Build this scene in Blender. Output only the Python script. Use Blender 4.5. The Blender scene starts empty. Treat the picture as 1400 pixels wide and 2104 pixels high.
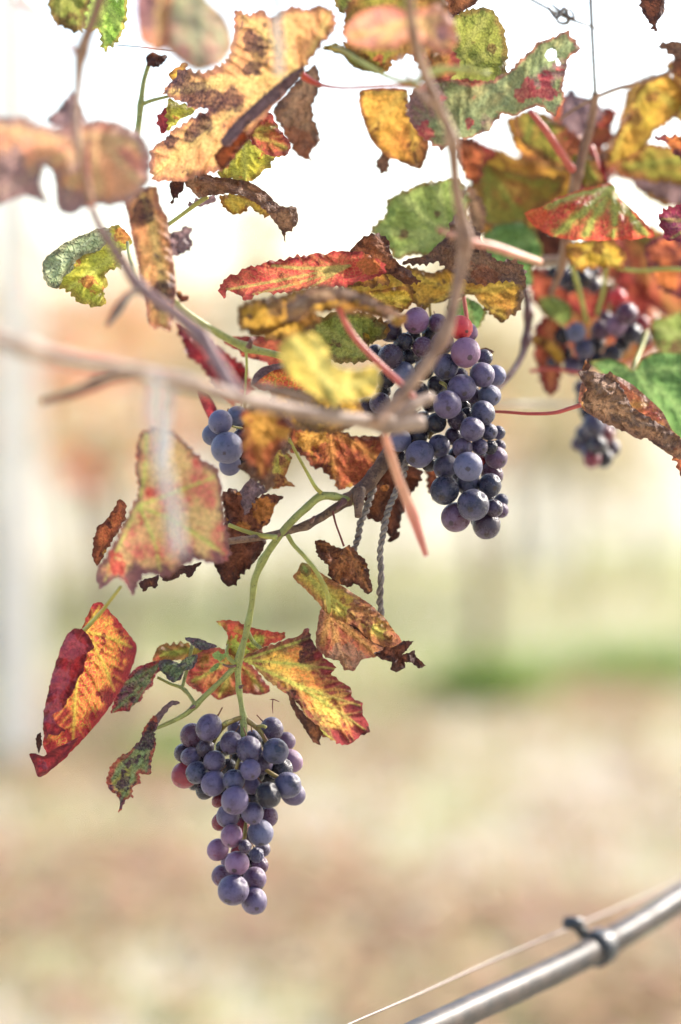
import bpy, bmesh, math, random
import numpy as np
from mathutils import Vector, Matrix, noise
from mathutils.geometry import delaunay_2d_cdt

R = math.radians
scene = bpy.context.scene
COL = scene.collection

# ------------------------------------------------------------------ camera
CAM_H = 1.10                 # lens height above the ground
FOCUS = 1.26                 # metres to the hanging bunch
S = 24.0 / 85.0 / 1400.0     # tangent of one photo pixel
PITCH = math.atan((1052 - 800) * S)
cam_data = bpy.data.cameras.new("camera")
cam = bpy.data.objects.new("camera", cam_data)
COL.objects.link(cam)
cam.location = (0, 0, CAM_H)
cam.rotation_euler = (R(90) - PITCH, 0, 0)
cam_data.sensor_fit = 'HORIZONTAL'
cam_data.sensor_width = 24.0
cam_data.lens = 85.0
cam_data.clip_start = 0.05
cam_data.clip_end = 5000.0
cam_data.dof.use_dof = True
cam_data.dof.focus_distance = FOCUS - 0.004
cam_data.dof.aperture_fstop = 2.4
scene.camera = cam

# ------------------------------------------------------------------ sky and sun
SUN_AZ = R(50)      # from the view direction (+Y) towards +X
SUN_EL = R(33)
world = bpy.data.worlds.new("World")
scene.world = world
world.use_nodes = True
wn = world.node_tree
for n_ in list(wn.nodes):
    wn.nodes.remove(n_)
sky = wn.nodes.new("ShaderNodeTexSky")
sky.sky_type = 'NISHITA'
sky.sun_disc = False
sky.sun_elevation = SUN_EL
sky.sun_rotation = SUN_AZ
sky.air_density = 1.0
sky.dust_density = 2.0
sky.ozone_density = 1.0
bg = wn.nodes.new("ShaderNodeBackground")
bg.inputs['Strength'].default_value = 0.15
wo = wn.nodes.new("ShaderNodeOutputWorld")
wn.links.new(sky.outputs[0], bg.inputs[0])
wn.links.new(bg.outputs[0], wo.inputs[0])

sun_data = bpy.data.lights.new("sun", 'SUN')
sun_data.energy = 3.8
sun_data.angle = R(3.0)
sun_data.color = (1.0, 0.93, 0.84)
sun = bpy.data.objects.new("sun", sun_data)
COL.objects.link(sun)
sdir = Vector((math.sin(SUN_AZ) * math.cos(SUN_EL), math.cos(SUN_AZ) * math.cos(SUN_EL), math.sin(SUN_EL)))
sun.rotation_euler = (-sdir).to_track_quat('-Z', 'Y').to_euler()
sun.location = sdir * 50

vs = scene.view_settings
vs.view_transform = 'Standard'
vs.look = 'None'
vs.exposure = 1.4
vs.gamma = 1.0
vs.use_curve_mapping = False
scene.render.engine = 'CYCLES'
scene.cycles.max_bounces = 4
scene.cycles.diffuse_bounces = 2
scene.cycles.glossy_bounces = 2
scene.cycles.transmission_bounces = 4
scene.cycles.use_adaptive_sampling = True
scene.cycles.adaptive_threshold = 0.025
scene.cycles.adaptive_min_samples = 24
scene.cycles.use_denoising = True

# ------------------------------------------------------------------ placing helpers
CF = Vector((0, math.cos(PITCH), -math.sin(PITCH)))
CU = Vector((0, math.sin(PITCH), math.cos(PITCH)))
CAMP = Vector((0, 0, CAM_H))

def P(px, py, d=0.0):
    """photo pixel + millimetres behind the focus distance -> world point"""
    D = FOCUS + d * 0.001
    return CAMP + CF * D + Vector((1, 0, 0)) * ((px - 700) * S * D) + CU * ((1052 - py) * S * D)

def pxm(d=0.0):
    return S * (FOCUS + d * 0.001)

def ground(px, py):
    r = P(px, py) - CAMP
    t = -CAM_H / r.z
    return CAMP + r * t

def link(o, parent=None):
    COL.objects.link(o)
    if parent is not None:
        o.parent = parent
    return o

def tag(o, label=None, cat=None, group=None, kind=None):
    for k, v in (("label", label), ("category", cat), ("group", group), ("kind", kind)):
        if v:
            o[k] = v
    return o

def empty(name, loc):
    e = bpy.data.objects.new(name, None)
    e.empty_display_size = 0.01
    e.location = loc
    return link(e)

def mesh_obj(name, verts, faces, mat, parent=None, smooth=True, attrs=None):
    """verts are world points; with a parent they are stored relative to it"""
    off = parent.matrix_basis.translation if parent is not None else Vector((0, 0, 0))
    if parent is not None and parent.parent is not None:
        off = off + parent.parent.matrix_basis.translation
    if parent is None:
        org = Vector(verts[0])
    else:
        org = off
    v = np.array(verts, dtype=float) - np.array(org)
    me = bpy.data.meshes.new(name)
    me.from_pydata(v.tolist(), [], faces)
    if smooth:
        me.polygons.foreach_set('use_smooth', [True] * len(me.polygons))
    for k, a in (attrs or {}).items():
        at = me.attributes.new(k, 'FLOAT', 'POINT')
        at.data.foreach_set('value', np.asarray(a, dtype=np.float32))
    me.materials.append(mat)
    o = bpy.data.objects.new(name, me)
    if parent is None:
        o.location = org
    return link(o, parent)

# ------------------------------------------------------------------ shader helpers
def lin(c, k=1.0):
    out = []
    for x in c:
        x = x / 255.0
        x = x / 12.92 if x <= 0.04045 else ((x + 0.055) / 1.055) ** 2.4
        out.append(min(0.9, x * k))
    return (*out, 1.0)

class NT:
    def __init__(self, name):
        self.m = bpy.data.materials.new(name)
        self.m.use_nodes = True
        self.t = self.m.node_tree
        for n in list(self.t.nodes):
            self.t.nodes.remove(n)
    def n(self, typ, props=None, **inp):
        nd = self.t.nodes.new("ShaderNode" + typ)
        for k, v in (props or {}).items():
            setattr(nd, k, v)
        for k, v in inp.items():
            key = k.replace('_', ' ')
            sock = None
            for s_ in nd.inputs:
                if s_.name == key and s_.enabled:
                    sock = s_
                    break
            if sock is None:
                sock = nd.inputs[int(k[1:])]
            self.put(sock, v)
        return nd
    def put(self, sock, v):
        if hasattr(v, 'is_output'):
            self.t.links.new(v, sock)
        else:
            sock.default_value = v
    def math(self, op, a, b=0.0, clamp=False):
        nd = self.t.nodes.new("ShaderNodeMath")
        nd.operation = op
        nd.use_clamp = clamp
        self.put(nd.inputs[0], a)
        self.put(nd.inputs[1], b)
        return nd.outputs[0]
    def ss(self, v, a, b, lo=0.0, hi=1.0):
        nd = self.t.nodes.new("ShaderNodeMapRange")
        nd.interpolation_type = 'SMOOTHSTEP'
        flip = a > b
        if flip:
            a, b, lo, hi = b, a, hi, lo
        self.put(nd.inputs[0], v)
        for i, x in enumerate((a, b, lo, hi)):
            nd.inputs[i + 1].default_value = x
        return nd.outputs[0]
    def mix(self, f, a, b, mode='MIX'):
        nd = self.t.nodes.new("ShaderNodeMix")
        nd.data_type = 'RGBA'
        nd.blend_type = mode
        self.put(nd.inputs[0], f)
        self.put(nd.inputs[6], a)
        self.put(nd.inputs[7], b)
        return nd.outputs[2]
    def noise(self, co, scale, detail=3.0, rough=0.55, dist=0.0):
        nd = self.t.nodes.new("ShaderNodeTexNoise")
        self.put(nd.inputs['Vector'], co)
        nd.inputs['Scale'].default_value = scale
        nd.inputs['Detail'].default_value = detail
        nd.inputs['Roughness'].default_value = rough
        nd.inputs['Distortion'].default_value = dist
        return nd.outputs[0]
    def voro(self, co, scale, feature='DISTANCE_TO_EDGE'):
        nd = self.t.nodes.new("ShaderNodeTexVoronoi")
        nd.feature = feature
        self.put(nd.inputs['Vector'], co)
        nd.inputs['Scale'].default_value = scale
        return nd.outputs[0]
    def attr(self, name):
        nd = self.t.nodes.new("ShaderNodeAttribute")
        nd.attribute_name = name
        return nd.outputs['Fac']
    def coords(self, mult=3.0):
        """object coordinates shifted by the object's own random number"""
        tc = self.t.nodes.new("ShaderNodeTexCoord")
        oi = self.t.nodes.new("ShaderNodeObjectInfo")
        sc = self.math('MULTIPLY', oi.outputs['Random'], mult)
        cb = self.t.nodes.new("ShaderNodeCombineXYZ")
        for i in range(3):
            self.t.links.new(sc, cb.inputs[i])
        ad = self.t.nodes.new("ShaderNodeVectorMath")
        ad.operation = 'ADD'
        self.t.links.new(tc.outputs['Object'], ad.inputs[0])
        self.t.links.new(cb.outputs[0], ad.inputs[1])
        self.oi = oi
        self.tc = tc
        return ad.outputs[0]
    def bump(self, h, strength=0.3, dist=0.001):
        nd = self.t.nodes.new("ShaderNodeBump")
        nd.inputs['Strength'].default_value = strength
        nd.inputs['Distance'].default_value = dist
        self.put(nd.inputs['Height'], h)
        return nd.outputs[0]
    def out(self, shader):
        o = self.t.nodes.new("ShaderNodeOutputMaterial")
        self.t.links.new(shader, o.inputs[0])
        return self.m
    def principled(self, col, rough=0.5, spec=0.4, normal=None, **kw):
        nd = self.t.nodes.new("ShaderNodeBsdfPrincipled")
        self.put(nd.inputs['Base Color'], col)
        self.put(nd.inputs['Roughness'], rough)
        nd.inputs['Specular IOR Level'].default_value = spec
        if normal is not None:
            self.t.links.new(normal, nd.inputs['Normal'])
        for k, v in kw.items():
            self.put(nd.inputs[k.replace('_', ' ')], v)
        return nd.outputs[0]

K_LEAF = 0.80

def leafmat(name, A, B, V, E, S_, Pc=None, vz=0.16, vzs=0.8, vl=0.7, ew=0.14, es=0.85, spot=0.64, nscale=40, sscale=110,
            tr=0.52, rough=0.55, net=0.25, bump=0.5, K=K_LEAF, quilt=0.0, VL=None, Qc=None):
    t = NT(name)
    A, B, V, E, S_ = (lin(c, K) for c in (A, B, V, E, S_))
    Pc = lin(Pc, K) if Pc else S_
    VL = lin(VL, K) if VL else V
    co = t.coords()
    vd, ed, pa, vp = t.attr('vd'), t.attr('ed'), t.attr('pa'), t.attr('vp')
    n1 = t.noise(co, nscale, 2, 0.6)
    n2 = t.noise(co, nscale * 2.6, 3, 0.65)
    n3 = t.noise(co, sscale, 3, 0.65)
    nf = t.noise(co, 650, 2, 0.7)
    col = t.mix(t.ss(n1, 0.40, 0.62), A, B)
    zone = t.ss(t.math('ADD', vp, t.math('MULTIPLY', t.math('SUBTRACT', n2, 0.5), vz * 1.8)), vz, vz * 0.05, 0, vzs)
    col = t.mix(zone, col, V)
    vo = t.voro(co, 330)
    netf = t.ss(vo, 0.10, 0.02, 0, net)
    col = t.mix(netf, col, VL)
    edge = t.ss(t.math('ADD', ed, t.math('MULTIPLY', t.math('SUBTRACT', n2, 0.5), ew * 2.2)), ew, ew * 0.25, 0, es)
    col = t.mix(edge, col, E)
    sp = t.ss(n3, spot, spot + 0.07, 0, 0.9)
    col = t.mix(sp, col, S_)
    vline = t.ss(vd, 0.026, 0.008, 0, vl * 0.3)
    col = t.mix(vline, col, VL)
    vline = t.ss(vp, 0.040, 0.012, 0, vl)
    col = t.mix(vline, col, VL)
    if Qc:
        qf = t.ss(t.math('ADD', t.attr('pb'), t.math('ADD', t.math('MULTIPLY', t.math('SUBTRACT', n2, 0.5), 1.3), t.math('MULTIPLY', t.math('SUBTRACT', n3, 0.5), 0.8))), 0.22, 0.52, 0, 0.92)
        qf = t.math('MULTIPLY', qf, t.ss(vd, 0.0, 0.06, 0.45, 1.0))
        col = t.mix(qf, col, lin(Qc, K))
    pf = t.ss(t.math('ADD', pa, t.math('ADD', t.math('MULTIPLY', t.math('SUBTRACT', n2, 0.5), 1.5), t.math('MULTIPLY', t.math('SUBTRACT', n3, 0.5), 1.8))), 0.28, 0.50, 0, 0.95)
    pf = t.math('MULTIPLY', pf, t.ss(t.math('ADD', t.math('MULTIPLY', nf, 0.5), t.math('MULTIPLY', n3, 0.5)), 0.40, 0.62, 1.0, 0.70))
    col = t.mix(pf, col, Pc)
    fine = t.ss(nf, 0.3, 0.7, 0.66, 1.24)
    cb = t.n('CombineColor', None, Red=fine, Green=fine, Blue=fine)
    col = t.mix(1.0, col, cb.outputs[0], 'MULTIPLY')
    h = t.math('ADD', t.math('MULTIPLY', t.ss(vo, 0.0, 0.22), 0.35 + quilt), t.math('MULTIPLY', nf, 0.45))
    h = t.math('ADD', h, t.math('MULTIPLY', n3, 0.9)) if bump > 0.7 else h
    h = t.math('ADD', h, t.ss(vd, 0.06, 0.0, 0, 1.0))
    nm = t.bump(h, bump, 0.0009)
    pr = t.principled(col, rough, 0.35, nm)
    tl = t.n('BsdfTranslucent')
    g = t.n('HueSaturation', None, Color=col, Saturation=0.92, Value=1.05)
    t.put(tl.inputs['Color'], g.outputs[0])
    t.t.links.new(nm, tl.inputs['Normal'])
    mx = t.n('MixShader')
    mx.inputs[0].default_value = tr
    t.t.links.new(pr, mx.inputs[1])
    t.t.links.new(tl.outputs[0], mx.inputs[2])
    return t.out(mx.outputs[0])

def stemmat(name, A, B, S_=None, rough=0.55, stretch=(1, 1, 1), scale=120, spot=0.66, bump=0.4, K=0.85, tr=0.0):
    t = NT(name)
    A, B = lin(A, K), lin(B, K)
    S_ = lin(S_, K) if S_ else B
    co = t.coords()
    mp = t.n('Mapping')
    t.t.links.new(co, mp.inputs[0])
    mp.inputs['Scale'].default_value = stretch
    n1 = t.noise(mp.outputs[0], scale, 4, 0.6)
    n3 = t.noise(co, 1100, 2, 0.6)
    sv = t.n('CombineXYZ', None, X=t.attr('cx'), Y=t.attr('cy'), Z=t.attr('cz'))
    n5 = t.noise(sv.outputs[0], 3.2, 4, 0.65)          # long bark fibres
    n4 = t.math('ADD', t.math('MULTIPLY', t.noise(mp.outputs[0], scale * 5, 3, 0.6), 0.45), t.math('MULTIPLY', n5, 0.55))
    col = t.mix(t.ss(n1, 0.38, 0.62), A, B)
    col = t.mix(t.ss(n3, spot - 0.03, spot + 0.03, 0, 0.85), col, S_)
    fine = t.ss(n4, 0.25, 0.75, 0.72, 1.18)
    cb = t.n('CombineColor', None, Red=fine, Green=fine, Blue=fine)
    col = t.mix(1.0, col, cb.outputs[0], 'MULTIPLY')
    nm = t.bump(t.math('ADD', n4, t.math('MULTIPLY', n3, 0.5)), bump, 0.0008)
    return t.out(t.principled(col, rough, 0.4, nm))

# ------------------------------------------------------------------ geometry: tubes
def catmull(pts, n_per):
    pts = [np.array(p, dtype=float) for p in pts]
    if len(pts) == 2:
        return [pts[0] * (1 - t) + pts[1] * t for t in np.linspace(0, 1, n_per + 1)]
    ext = [2 * pts[0] - pts[1]] + pts + [2 * pts[-1] - pts[-2]]
    out = []
    for i in range(1, len(ext) - 2):
        p0, p1, p2, p3 = ext[i - 1], ext[i], ext[i + 1], ext[i + 2]
        for k in range(n_per):
            t = k / n_per
            out.append(0.5 * ((2 * p1) + (-p0 + p2) * t + (2 * p0 - 5 * p1 + 4 * p2 - p3) * t * t + (-p0 + 3 * p1 - 3 * p2 + p3) * t ** 3))
    out.append(pts[-1])
    return out

def sweep(path, radii, seg=10, rough=0.0, seed=0):
    """path: world points, radii: metres -> verts, faces (closed caps)"""
    path = [Vector(p) for p in path]
    n = len(path)
    verts, faces = [], []
    up = None
    for i in range(n):
        tan = (path[min(i + 1, n - 1)] - path[max(i - 1, 0)])
        tan = tan.normalized() if tan.length > 1e-9 else Vector((0, 0, 1))
        if up is None:
            up = Vector((0, -1, 0.3)) if abs(tan.y) < 0.9 else Vector((1, 0, 0))
        up = (up - tan * up.dot(tan)).normalized()
        sd = tan.cross(up)
        for k in range(seg):
            a = 2 * math.pi * k / seg
            dirv = up * math.cos(a) + sd * math.sin(a)
            r = radii[i]
            if rough:
                q = path[i] * 160 + dirv * 1.3 + Vector((seed * 7.1, 0, 0))
                r *= 1 + rough * noise.noise(q)
            verts.append(path[i] + dirv * r)
    for i in range(n - 1):
        for k in range(seg):
            a, b = i * seg + k, i * seg + (k + 1) % seg
            faces.append((a, b, b + seg, a + seg))
    verts.append(path[0] - (path[1] - path[0]).normalized() * radii[0] * 0.3)
    verts.append(path[-1] + (path[-1] - path[-2]).normalized() * radii[-1] * 0.3)
    c0, c1 = len(verts) - 2, len(verts) - 1
    for k in range(seg):
        faces.append((c0, (k + 1) % seg, k))
        faces.append((c1, (n - 1) * seg + k, (n - 1) * seg + (k + 1) % seg))
    return verts, faces

def stem_geo(pts, n_per=8, nodes=(), rough=0.12, seg=10, seed=0, thin=0.85):
    """pts: (px, py, mm, half-width px); nodes: (fraction along, swelling)"""
    c = catmull(pts, n_per)
    path = [P(q[0], q[1], q[2]) for q in c]
    rad = [max(0.3, q[3]) * pxm(q[2]) * thin for q in c]
    m = len(path) - 1
    for f, g in nodes:
        for i in range(len(path)):
            rad[i] *= 1 + g * math.exp(-((i / m - f) * m / (n_per * 0.22)) ** 2)
    return sweep(path, rad, seg, rough, seed)

def tube_obj(name, v, f, seg, mat, parent=None):
    """a swept stem with fibre coordinates: round the stem and along it"""
    n = (len(v) - 2) // seg
    cen = [sum((Vector(v[i * seg + k]) for k in range(seg)), Vector()) / seg for i in range(n)]
    ln = [0.0]
    for i in range(1, n):
        ln.append(ln[-1] + (cen[i] - cen[i - 1]).length)
    cx, cy, cz = [], [], []
    for i in range(n):
        for k in range(seg):
            an = 2 * math.pi * k / seg
            cx.append(math.cos(an)); cy.append(math.sin(an)); cz.append(ln[i] * 22)
    for q in (0, n - 1):
        cx.append(0); cy.append(0); cz.append(ln[q] * 22)
    return mesh_obj(name, v, f, mat, parent, True, dict(cx=cx, cy=cy, cz=cz))

def merge(*geos):
    V, F = [], []
    for v, f in geos:
        o = len(V)
        V += list(v)
        F += [tuple(i + o for i in q) for q in f]
    return V, F

# ------------------------------------------------------------------ geometry: leaf blades
def seg_dist(p, a, b):
    """distance of points p (n,2) to segments a->b (m,2): (n,) minimum"""
    best = np.full(len(p), 1e9)
    for i in range(0, len(a), 64):
        A, Bv = a[i:i + 64], b[i:i + 64]
        ab = Bv - A
        l2 = (ab ** 2).sum(1) + 1e-9
        t = np.clip(((p[:, None, :] - A[None]) * ab[None]).sum(2) / l2[None], 0, 1)
        q = A[None] + t[..., None] * ab[None]
        best = np.minimum(best, np.sqrt(((p[:, None, :] - q) ** 2).sum(2)).min(1))
    return best

def inside(p, poly):
    x, y = p[:, 0], p[:, 1]
    r = np.zeros(len(p), bool)
    n = len(poly)
    for i in range(n):
        x0, y0 = poly[i]
        x1, y1 = poly[(i + 1) % n]
        c = (y0 > y) != (y1 > y)
        if y0 != y1:
            r ^= c & (x < (x1 - x0) * (y - y0) / (y1 - y0) + x0)
    return r

def blade(o, d=0, tilt=(0, 0), bends=(), rolls=(), root=None, tips=(), tooth=(17, 7), sp=5.0, wr=(4.5, 60), edgew=5.0,
          smooth=True, patches=(), seed=0, pleat=2.2, holes=(), patches2=()):
    rng = random.Random(seed * 31 + 7)
    n = len(o)
    if smooth:
        ext = [o[-1]] + list(o) + [o[0], o[1]]
        pts = []
        for i in range(1, n + 1):
            p0, p1, p2, p3 = (np.array(ext[i + k - 1], float) for k in range(4))
            m = max(2, int(np.hypot(*(p2 - p1)) / 3.0))
            for k in range(m):
                t = k / m
                c = 0.5 * ((2 * p1) + (-p0 + p2) * t + (2 * p0 - 5 * p1 + 4 * p2 - p3) * t * t + (-p0 + 3 * p1 - 3 * p2 + p3) * t ** 3)
                l = p1 * (1 - t) + p2 * t
                pts.append(0.6 * c + 0.4 * l)
    else:
        pts = []
        for i in range(n):
            p1, p2 = np.array(o[i], float), np.array(o[(i + 1) % n], float)
            m = max(1, int(np.hypot(*(p2 - p1)) / 3.0))
            for k in range(m):
                pts.append(p1 + (p2 - p1) * k / m)
    pts = np.array(pts)
    area = 0.5 * np.sum(pts[:, 0] * np.roll(pts[:, 1], -1) - np.roll(pts[:, 0], -1) * pts[:, 1])
    if area < 0:
        pts = pts[::-1]
    if tooth:
        per, amp = tooth
        tang = np.roll(pts, -1, 0) - np.roll(pts, 1, 0)
        tang /= np.maximum(1e-6, np.hypot(tang[:, 0], tang[:, 1]))[:, None]
        nrm = np.stack([tang[:, 1], -tang[:, 0]], 1)
        s = np.cumsum(np.hypot(*(np.roll(pts, -1, 0) - pts).T))
        disp = []
        for i, v in enumerate(s):
            ph = (v / per + 1.1 * noise.noise(Vector((v / 60, seed * 3.3, 0)))) % 1.0
            tri = (ph / 0.62 if ph < 0.62 else (1 - ph) / 0.38)
            a = amp * max(0.12, 0.62 + 1.5 * noise.noise(Vector((v / 33, seed * 1.7, 5))))
            ph2 = (v / (per * 2.9) + 0.8 * noise.noise(Vector((v / 90, seed * 1.3, 3)))) % 1.0
            big = 0.55 * amp * ((ph2 / 0.55 if ph2 < 0.55 else (1 - ph2) / 0.45) - 0.5)
            disp.append(a * (tri ** 1.35 - 0.42) + big + 1.6 * noise.noise(Vector((v / 7, seed, 9))))
        pts = pts + nrm * np.array(disp)[:, None]
    lo, hi = pts.min(0), pts.max(0)
    gx = np.arange(lo[0], hi[0], sp)
    gy = np.arange(lo[1], hi[1], sp * 0.87)
    g = []
    for j, y in enumerate(gy):
        for x in gx:
            g.append((x + (sp / 2 if j % 2 else 0) + rng.uniform(-.2, .2) * sp, y + rng.uniform(-.2, .2) * sp))
    g = np.array(g)
    g = g[inside(g, pts)]
    a_, b_ = pts, np.roll(pts, -1, 0)
    if len(g):
        g = g[seg_dist(g, a_, b_) > sp * 0.55]
    hl = []
    for (hx, hy, hr) in holes:
        k = 12
        ring = np.array([(hx + hr * (1 + .35 * math.sin(3 * q + hx)) * math.cos(2 * math.pi * q / k), hy + hr * (1 + .3 * math.cos(2 * q + hy)) * math.sin(2 * math.pi * q / k)) for q in range(k)])
        hl.append(ring)
        if len(g):
            g = g[~inside(g, ring)]
    allp = np.concatenate([pts] + ([g] if len(g) else []))
    vs_, _, fs, *_ = delaunay_2d_cdt([Vector(p) for p in allp], [], [list(range(len(pts)))], 1, 1e-4)
    q = np.array([(v.x, v.y) for v in vs_])
    faces = [tuple(f) for f in fs]
    if hl:
        cen = np.array([q[list(f)].mean(0) for f in faces])
        keep = np.ones(len(faces), bool)
        for ring in hl:
            keep &= ~inside(cen, ring)
        faces = [f for f, kk in zip(faces, keep) if kk]
    ed = seg_dist(q, a_, b_)
    vd = np.full(len(q), 100.0)
    vp = np.full(len(q), 100.0)
    if root is not None and len(tips):
        sa, sb, pa_, pb_ = [], [], [], []
        for (tx, ty) in tips:
            r0, t0 = np.array(root, float), np.array((tx, ty), float)
            L = np.hypot(*(t0 - r0))
            perp = np.array([-(t0 - r0)[1], (t0 - r0)[0]]) / max(L, 1e-6)
            bow = rng.uniform(-.05, .05) * L
            prev = r0
            for k in range(1, 9):
                u = k / 8
                c = r0 + (t0 - r0) * u + perp * bow * math.sin(u * math.pi)
                sa.append(prev); sb.append(c); pa_.append(prev); pb_.append(c)
                prev = c
            nside = max(2, int(L / 33))
            for k in range(nside):
                u = 0.14 + 0.78 * k / nside
                base = r0 + (t0 - r0) * u + perp * bow * math.sin(u * math.pi)
                for sg in (-1, 1):
                    ang = R(rng.uniform(38, 52)) * sg
                    dv = (t0 - r0) / L
                    dv = np.array([dv[0] * math.cos(ang) - dv[1] * math.sin(ang), dv[0] * math.sin(ang) + dv[1] * math.cos(ang)])
                    ln = L * (0.42 * (1 - u * 0.55))
                    mid = base + dv * ln * 0.55
                    d2 = dv * 0.85 + (t0 - r0) / L * 0.35
                    end = mid + d2 * ln * 0.45
                    sa += [base, mid]; sb += [mid, end]
        vd = seg_dist(q, np.array(sa), np.array(sb))
        vp = seg_dist(q, np.array(pa_), np.array(pb_))
    pa = np.zeros(len(q))
    for pt in patches:
        (x, y, r) = pt[:3]
        pa = np.maximum(pa, 1 - np.hypot(q[:, 0] - x, q[:, 1] - y) / r)
    pb = np.zeros(len(q))
    for (x, y, r) in patches2:
        pb = np.maximum(pb, 1 - np.hypot(q[:, 0] - x, q[:, 1] - y) / r)
    cx, cy = q.mean(0)
    dep = d + tilt[0] * (q[:, 0] - cx) / 100 + tilt[1] * (q[:, 1] - cy) / 100
    for (x0, y0, x1, y1, k) in bends:
        L = math.hypot(x1 - x0, y1 - y0)
        t = ((q[:, 0] - x0) * (y1 - y0) - (q[:, 1] - y0) * (x1 - x0)) / L
        dep = dep + k * (t / 100) ** 2
    for (x0, y0, x1, y1, w) in rolls:
        L = math.hypot(x1 - x0, y1 - y0)
        t = ((q[:, 0] - x0) * (y1 - y0) - (q[:, 1] - y0) * (x1 - x0)) / L
        dep = dep - np.sqrt(np.maximum(0, w * w - t * t)) * pxm(d) * 1000 * 0.9
    nz = np.array([wr[0] * noise.noise(Vector((x / wr[1], y / wr[1], seed * 2.7))) + wr[0] * 0.45 * noise.noise(Vector((x / wr[1] * 2.7, y / wr[1] * 2.7, seed))) for x, y in q])
    ew_ = np.array([edgew * noise.noise(Vector((x / 22, y / 22, seed + 50.5))) for x, y in q]) * np.exp(-ed / 16)
    dep = dep + nz + ew_ - pleat * (1 - np.exp(-(vd / 9) ** 2))
    verts = [P(x, y, dd) for (x, y), dd in zip(q, dep)]
    return verts, faces, dict(vd=vd / 100, ed=ed / 100, pa=pa, pb=pb, vp=vp / 100)

MAT = {}
LEAF_SEED = [0]

def leaf(label, sheets, pet=None, petmat='petiole_green', group='autumn leaves on the near vine', cat='leaf', name='vine_leaf', part_names=None):
    """one leaf: Empty at the petiole end, blade sheets and petiole as parts"""
    first = sheets[0]
    if pet:
        base = P(*pet[0][:3])
    else:
        base = P(first['o'][0][0], first['o'][0][1], first.get('d', 0))
    e = empty(name, base)
    tag(e, label, cat, group)
    for i, sh in enumerate(sheets):
        sh = dict(sh)
        m = MAT[sh.pop('m')]
        nm = sh.pop('name', 'blade' if i == 0 else 'curled_edge')
        lb = sh.pop('label', None)
        LEAF_SEED[0] += 1
        sh.setdefault('seed', LEAF_SEED[0])
        v, f, at = blade(**sh)
        o = mesh_obj(nm, v, f, m, e, True, at)
        if lb:
            o['label'] = lb
    if pet:
        v, f = stem_geo(pet, 8, (), 0.06, 8, LEAF_SEED[0])
        tube_obj('petiole', v, f, 8, MAT[petmat], e)
    return e

def stem(name, label, pts, mat, cat='stem', group=None, nodes=(), rough=0.12, n_per=8, seg=12, extra=()):
    """extra: list of (part name, pts, mat, nodes)"""
    thin = {'foreground_cane': 0.62, 'bearing_cane': 0.72, 'upright_cane': 0.72, 'slanting_cane': 0.72, 'branching_cane': 0.72, 'forked_shoot': 0.74}.get(name, 0.8)
    v, f = stem_geo(pts, n_per, nodes, rough, seg, LEAF_SEED[0], thin)
    if not extra:
        o = tube_obj(name, v, f, seg, MAT[mat])
        return tag(o, label, cat, group)
    e = empty(name, P(*pts[0][:3]))
    tag(e, label, cat, group)
    tube_obj('cane_body' if cat == 'cane' else 'stem_body', v, f, seg, MAT[mat], e)
    for (pn, pp, pm, nd) in extra:
        v, f = stem_geo(pp, 6, nd, rough, 10, 3, thin)
        tube_obj(pn, v, f, 10, MAT[pm], e)
    return e
# ================================================================== the setting
def ground_material():
    t = NT('ground_dry_grass')
    tc = t.n('TexCoord')
    co = tc.outputs['Object']
    n1 = t.noise(co, 0.9, 4, 0.6)
    n2 = t.noise(co, 2.2, 4, 0.6)
    n3 = t.noise(co, 14, 5, 0.7)
    n4 = t.noise(co, 0.35, 3, 0.5)
    straw = lin((216, 206, 190), 0.82)
    soil = lin((208, 190, 178), 0.82)
    green = lin((172, 178, 124), 0.85)
    col = t.mix(t.ss(n1, 0.42, 0.60), straw, soil)
    col = t.mix(t.ss(n2, 0.46, 0.64, 0, 0.8), col, green)
    col = t.mix(t.ss(n4, 0.50, 0.62, 0, 0.55), col, lin((196, 196, 146), 0.85))
    sp = t.n('SeparateXYZ')
    t.t.links.new(co, sp.inputs[0])
    per = t.math('ADD', t.math('MULTIPLY', sp.outputs[0], -0.742), t.math('MULTIPLY', sp.outputs[1], 0.67))   # metres across the rows
    per = t.math('ADD', per, t.math('MULTIPLY', t.math('SUBTRACT', n1, 0.5), 2.4))
    alley = t.math('MULTIPLY', t.ss(per, 4.9, 5.9), t.ss(per, 11.5, 9.5))     # grassed alley between the far rows
    col = t.mix(t.math('MULTIPLY', alley, t.ss(n2, 0.3, 0.6, 0.25, 0.7)), col, lin((196, 201, 164), 0.85))
    f = t.ss(n3, 0.25, 0.75, 0.6, 1.2)
    cb = t.n('CombineColor', None, Red=f, Green=f, Blue=f)
    col = t.mix(1.0, col, cb.outputs[0], 'MULTIPLY')
    return t.out(t.principled(col, 0.9, 0.1, t.bump(n3, 0.6, 0.03)))

def plain(name, c, rough=0.8, K=0.85, nscale=8, amp=0.25, spec=0.25):
    t = NT(name)
    tc = t.n('TexCoord')
    n1 = t.noise(tc.outputs['Object'], nscale, 5, 0.65)
    f = t.ss(n1, 0.25, 0.75, 1 - amp, 1 + amp)
    cb = t.n('CombineColor', None, Red=f, Green=f, Blue=f)
    col = t.mix(1.0, lin(c, K), cb.outputs[0], 'MULTIPLY')
    return t.out(t.principled(col, rough, spec, t.bump(n1, 0.3, 0.004)))

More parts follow.
